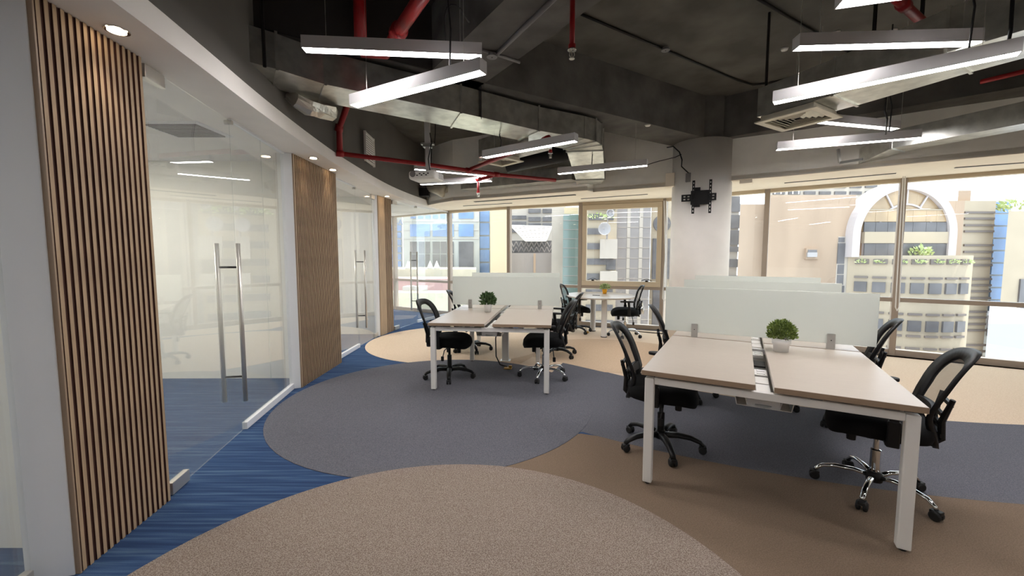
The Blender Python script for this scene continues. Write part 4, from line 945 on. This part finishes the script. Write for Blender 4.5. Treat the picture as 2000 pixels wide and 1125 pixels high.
# curved bay
C0 = AT(1716, 560, 38.0); rd = Vector((C0.x, C0.y)).normalized(); rt = Vector((rd.y, -rd.x)); RB = 6.9
def bayp(th, r=RB):
    p_ = Vector((C0.x, C0.y))+rd*RB+rt*r*math.sin(R_(th))-rd*r*math.cos(R_(th)); return (p_.x, p_.y)
zt_ = E_(1716, 499, 38.0)[1]
MB().prism([bayp(t_) for t_ in range(-20, 68, 4)]+[tuple(Vector(bayp(64))+rd*5), tuple(Vector(bayp(-20))+rd*8)], GZ, zt_).build('curved_bay', 'stone_cream', b)
def bay_rect(th, hw_, y0, y1, m, name, out_=0.05):
    z1, z0 = E_(1716, y0, 38.0)[1], E_(1716, y1, 38.0)[1]
    p = bayp(th, RB+out_); t_ = rt*math.cos(R_(th))+rd*math.sin(R_(th))
    MB().box((p[0], p[1], (z0+z1)/2), (hw_*2, 0.2, z1-z0), rz=math.atan2(t_.y, t_.x)).build(name, m, b)
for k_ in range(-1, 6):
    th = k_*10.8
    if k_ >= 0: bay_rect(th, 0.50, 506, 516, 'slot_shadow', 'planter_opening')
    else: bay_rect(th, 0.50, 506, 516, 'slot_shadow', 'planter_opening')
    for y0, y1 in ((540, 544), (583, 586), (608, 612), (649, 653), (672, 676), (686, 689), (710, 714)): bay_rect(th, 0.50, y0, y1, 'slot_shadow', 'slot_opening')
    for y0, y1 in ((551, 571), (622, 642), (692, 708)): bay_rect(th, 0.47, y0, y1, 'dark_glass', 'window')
    p = bayp(th, RB+0.15); zz_ = E_(1716, 512, 38.0)[1]; f = foliage(60, 0.42, 0.3, 0, 0.18).build('planter_greenery', 'leaf_pale', b); f.location = (p[0], p[1], zz_-0.1); f['kind'] = 'stuff'
f = foliage(140, 0.8, 0.9, 0, 0.3).build('roof_shrub', 'leaf_pale', b); X, Z = E_(1797, 500, 38.9); f.location = (X, 38.9, Z); f['kind'] = 'stuff'
fixz(b)
# --- louvred wing, blue glass strip, right tower
b = bldg('cream wing with stacked horizontal louvre slots right of the arch')
block(b, 'wall', 1868, 1946, 392, 45, 8, 'stone_cream'); block(b, 'roof_box', 1872, 1897, 372, 46, 3, 'stone_pink', 395)
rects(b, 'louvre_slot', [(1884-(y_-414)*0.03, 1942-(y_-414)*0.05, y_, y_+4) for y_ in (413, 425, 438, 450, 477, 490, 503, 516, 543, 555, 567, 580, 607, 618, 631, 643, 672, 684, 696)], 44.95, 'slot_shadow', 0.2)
fixz(b)
b = bldg('narrow blue glass tower between the louvred wing and the right edge')
block(b, 'wall', 1938, 1976, 393, 50, 8, 'cladding_white')
rects(b, 'window', [(1942-(y_-395)*0.05, 1972-(y_-395)*0.04, y_, y_+21) for y_ in range(395, 640, 24)], 49.95, 'blue_glass', 0.2)
fixz(b)
b = bldg('plain cream tower cut by the right edge')
block(b, 'wall', 1970, 2120, 412, 43, 5, 'stone_cream'); f = foliage(160, 1.4, 1.3, 0, 0.4).build('roof_shrub', 'leaf_pale', b); X, Z = E_(1985, 412, 45); f.location = (X, 45, Z); f['kind'] = 'stuff'
rects(b, 'window', [(1992, 2030, 545, 640)], 42.95, 'dark_glass', 0.2)
fixz(b)
b = thing('roof_block', 'white flat roof block below the right window', 'roof', (0, 0, GZ))
block(b, 'wall', 1930, 2200, 632, 24, 9, 'white_roof'); block(b, 'parapet', 1928, 2200, 616, 30, 2.5, 'white_roof', 640); fixz(b)
b = bldg('hillside apartment block far behind the arch roof')
block(b, 'wall', 1500, 1720, 352, 85, 10, 'concrete_pale')
rects(b, 'window', [(x_, x_+22, y_, y_+6) for y_ in (361, 374) for x_ in range(1510, 1700, 30)], 84.9, 'dark_glass', 0.3); fixz(b)
b = bldg('grey striped tower seen between the column and the cream building')
block(b, 'wall', 1405, 1446, 360, 52, 10, 'concrete_pale')
rects(b, 'window', [(1408, 1444, y_, y_+h_) for y_, h_ in ((384, 30), (420, 26), (450, 28), (482, 10), (506, 16), (538, 12))], 51.9, 'dark_glass', 0.3); fixz(b)
# --- left: blue and white office building
Y = 78.0
b = bldg('white clad office block with blue window bands')
block(b, 'wall', 786, 936, 395, Y, 14, 'cladding_white')
ws = [(801, 840), (845, 886), (896, 925)]
rects(b, 'window', [(x0, x1, 438, 462) for x0, x1 in ws], Y-0.05, 'blue_glass', 0.3)
rects(b, 'window', [(802+14.5*i, 812+14.5*i, 414, 427) for i in range(6)]+[(896, 925, 412, 427)], Y-0.05, 'blue_glass', 0.3)
lw = [(801, 815), (818, 829), (831, 840), (845, 859), (861, 872), (874, 886)]
rects(b, 'window', [(x0, x1, 472, 495) for x0, x1 in lw]+[(x0, x1, 497, 522) for x0, x1 in lw]+[(896, 925, 472, 522)], Y-0.05, 'dark_glass', 0.3)
rects(b, 'joint', [(788, 935, y_, y_+0.7) for y_ in (433, 450, 467)], Y-0.02, 'concrete_grey', 0.1)
block(b, 'wall', 936, 957, 395, Y+1, 10, 'cladding_white')
rects(b, 'window', [(937, 956, y_, y_+23) for y_ in range(410, 640, 26)], Y+0.9, 'blue_glass', 0.3)
fixz(b)
b = bldg('blue glass tower with a white roof sign at the far left')
block(b, 'wall', 700, 785, 421, 84, 10, 'cladding_white'); rects(b, 'window', [(720, 784, y_, y_+11) for y_ in range(440, 640, 14)], 83.9, 'blue_glass', 0.3)
tc_ = bpy.data.curves.new('roof_sign', 'FONT'); tc_.body = 'SAL'; tc_.size = 1.5; tc_.extrude = 0.05; to = bpy.data.objects.new('roof_sign', tc_); C.objects.link(to); to.parent = b
X, Z = E_(771, 439, 83.7); to.location = (X, 83.6, Z); to.rotation_euler = (math.pi/2, 0, 0); bpy.context.view_layer.update()
sm = bpy.data.meshes.new_from_object(to.evaluated_get(bpy.context.evaluated_depsgraph_get())); so_ = bpy.data.objects.new('roof_sign', sm); C.objects.link(so_); so_.parent = b; so_.location = to.location; so_.rotation_euler = to.rotation_euler
bpy.data.objects.remove(to); so_.name = 'roof_sign'; sm.materials.clear(); sm.materials.append(M['blue_glass']); fixz(b)
b = bldg('sunlit plain yellow building behind the farther bench screen')
block(b, 'wall', 957, 992, 400, 70, 9, 'render_yellow'); fixz(b)
b = thing('roof_terrace', 'pale low roof with parapet and pink patch at the far left', 'roof', (0, 0, GZ))
block(b, 'roof', 700, 930, 526, 60, 12, 'pale_roof'); block(b, 'pink_roof', 700, 880, 545, 52, 6, 'pink_roof'); block(b, 'parapet', 690, 1000, 572, 42, 3, 'pale_roof')
for x_ in (840, 853, 797): X, Z = E_(x_, 521, 61); MB().lathe([(0.3, 0), (0.5, 0.3), (0.2, 1.0), (0.05, 1.4), (0.001, 1.4)], (X, 61, Z-0.5), 12).build('roof_vent', 'cladding_white', b)
for x0, x1 in ((786, 800), (808, 835)): block(b, 'cooling_unit', x0, x1, 560, 44, 2, 'white_roof', 574)
fixz(b)
# --- centre group
b = bldg('banded grey office tower behind the second window')
block(b, 'wall', 990, 1105, 385, 100, 12, 'concrete_pale')
rects(b, 'window_band', [(994, 1028, y_, y_+7) for y_ in (421, 433, 447)]+[(1032, 1056, y_, y_+8) for y_ in (408, 424, 436)]+[(1060, 1078, y_, y_+8) for y_ in (408, 424, 436)], 99.8, 'dark_glass', 0.4); fixz(b)
b = bldg('white skylight roof on a grey space frame behind the second window')
sk = MB(); q4 = [AT(998, 441, 88), AT(1077, 443, 88), AT(1066, 470, 82), AT(1026, 470, 82)]
for i in range(9):
    t_ = i/8; sk.tube([q4[0].lerp(q4[1], t_), q4[3].lerp(q4[2], t_)], 0.18, 4); sk.tube([q4[0].lerp(q4[3], t_), q4[1].lerp(q4[2], t_)], 0.18, 4)
sk.build('skylight_grid', 'rail_white', b)
MB().add(q4, [(0, 1, 2, 3)]).build('skylight_glass', 'slot_shadow', b)
tr_ = MB()
for i in range(9):
    for y_ in (472, 482): tr_.tube([AT(998+i*10, y_, 84), AT(1003+i*10, y_+10, 84), AT(1008+i*10, y_, 84)], 0.12, 4)
tr_.build('space_frame', 'concrete_grey', b); block(b, 'wall', 996, 1082, 470, 86, 8, 'dark_glass', 494); block(b, 'wall', 996, 1100, 494, 80, 6, 'concrete_grey')
rects(b, 'pilaster', [(1042, 1046, 495, 560)], 79.9, 'stone_pink', 0.3); fixz(b)
b = bldg('pale slab tower left of the teal tower')
block(b, 'wall', 1078, 1102, 395, 75, 4, 'concrete_pale'); fixz(b)
b = bldg('teal glass tower seen left of the opening sash')
block(b, 'wall', 1100, 1134, 418, 70, 4, 'teal_glass'); block(b, 'roof_box', 1102, 1130, 405, 71, 2, 'render_yellow', 420)
rects(b, 'joint', [(1100, 1134, y_, y_+1) for y_ in range(430, 640, 18)], 69.97, 'concrete_grey', 0.1); fixz(b)
b = bldg('apartment block with concrete balconies seen through the opening sash')
block(b, 'wall', 1132, 1206, 380, 64, 5, 'stone_cream')
rects(b, 'window_band', [(1144, 1174, 446, 458), (1144, 1172, 475, 487), (1144, 1184, 505, 517), (1144, 1170, 534, 546), (1150, 1202, 403, 410), (1150, 1198, 418, 430), (1184, 1202, 506, 527), (1144, 1196, 565, 577), (1144, 1196, 595, 607), (1144, 1196, 625, 637)], 63.9, 'dark_glass', 0.4)
block(b, 'balcony_box', 1172, 1206, 467, 62, 2, 'concrete_pale', 505); block(b, 'balcony_box', 1172, 1206, 530, 62, 2, 'concrete_pale', 560)
f = foliage(120, 2.4, 0.9, 0, 0.4).build('balcony_plants', 'leaf_pale', b); X, Z = E_(1168, 429, 63.5); f.location = (X, 63.5, Z); f['kind'] = 'stuff'
dsh = thing('satellite_dish', 'round white satellite dish on the balcony apartment block', 'dish', (0, 0, GZ))
X, Z = E_(1180, 447, 61.0); s_ = E_(1181, 447, 61.0)[0]-X
MB().lathe([(0.001, 0.35), (6*s_, 0.2), (12*s_, -0.25), (12.3*s_, -0.25), (6*s_, 0.3), (0.001, 0.45)], (X, 61.0, Z), 28, 'y').build('reflector', 'white_roof', dsh, smooth=True)
MB().tube([(X, 61.4, Z), (X+0.6, 61.8, Z-0.8), (X+0.6, 61.8, E_(1180, 467, 61.8)[1])], 0.12, 6).build('mast', 'concrete_grey', dsh); fixz(dsh)
ds2 = thing('satellite_dish', 'small upright antenna dish above the large round one', 'dish', (0, 0, GZ)); X, Z = E_(1192, 416, 61.5)
MB().lathe([(0.001, 0.3), (0.3, 0.2), (0.55, -0.1), (0.6, -0.1), (0.001, 0.4)], (X, 61.5, Z), 16, 'y').build('reflector', 'white_roof', ds2, smooth=True); MB().tube([(X-0.3, 61.8, Z), (X-0.3, 61.8, E_(1190, 467, 61.8)[1])], 0.08, 6).build('mast', 'concrete_grey', ds2); fixz(ds2)
fixz(b)
b = bldg('blank grey concrete tower filling the middle of the opening sash')
block(b, 'wall', 1206, 1273, 360, 66, 10, 'concrete_grey')
rects(b, 'joint', [(1207, 1272, y_, y_+0.6) for y_ in range(404, 640, 20)]+[(x_, x_+0.6, 395, 640) for x_ in (1226, 1250)], 65.97, 'concrete_pale', 0.1); fixz(b)
b = bldg('cream tower with a large round vent beside the column')
block(b, 'wall', 1273, 1345, 380, 68, 10, 'stone_cream')
X, Z = E_(1293, 437, 67.9); s_ = E_(1294, 437, 67.9)[0]-X; MB().lathe([(0.001, -0.1), (17*s_, -0.1), (17*s_, 0.2), (0.001, 0.2)], (X, 67.9, Z), 32, 'y').build('round_vent', 'dark_glass', b)
rects(b, 'window', [(1275, 1287, 466, 545), (1299, 1308, 466, 545), (1275, 1287, 560, 640)], 67.9, 'dark_glass', 0.3); fixz(b)
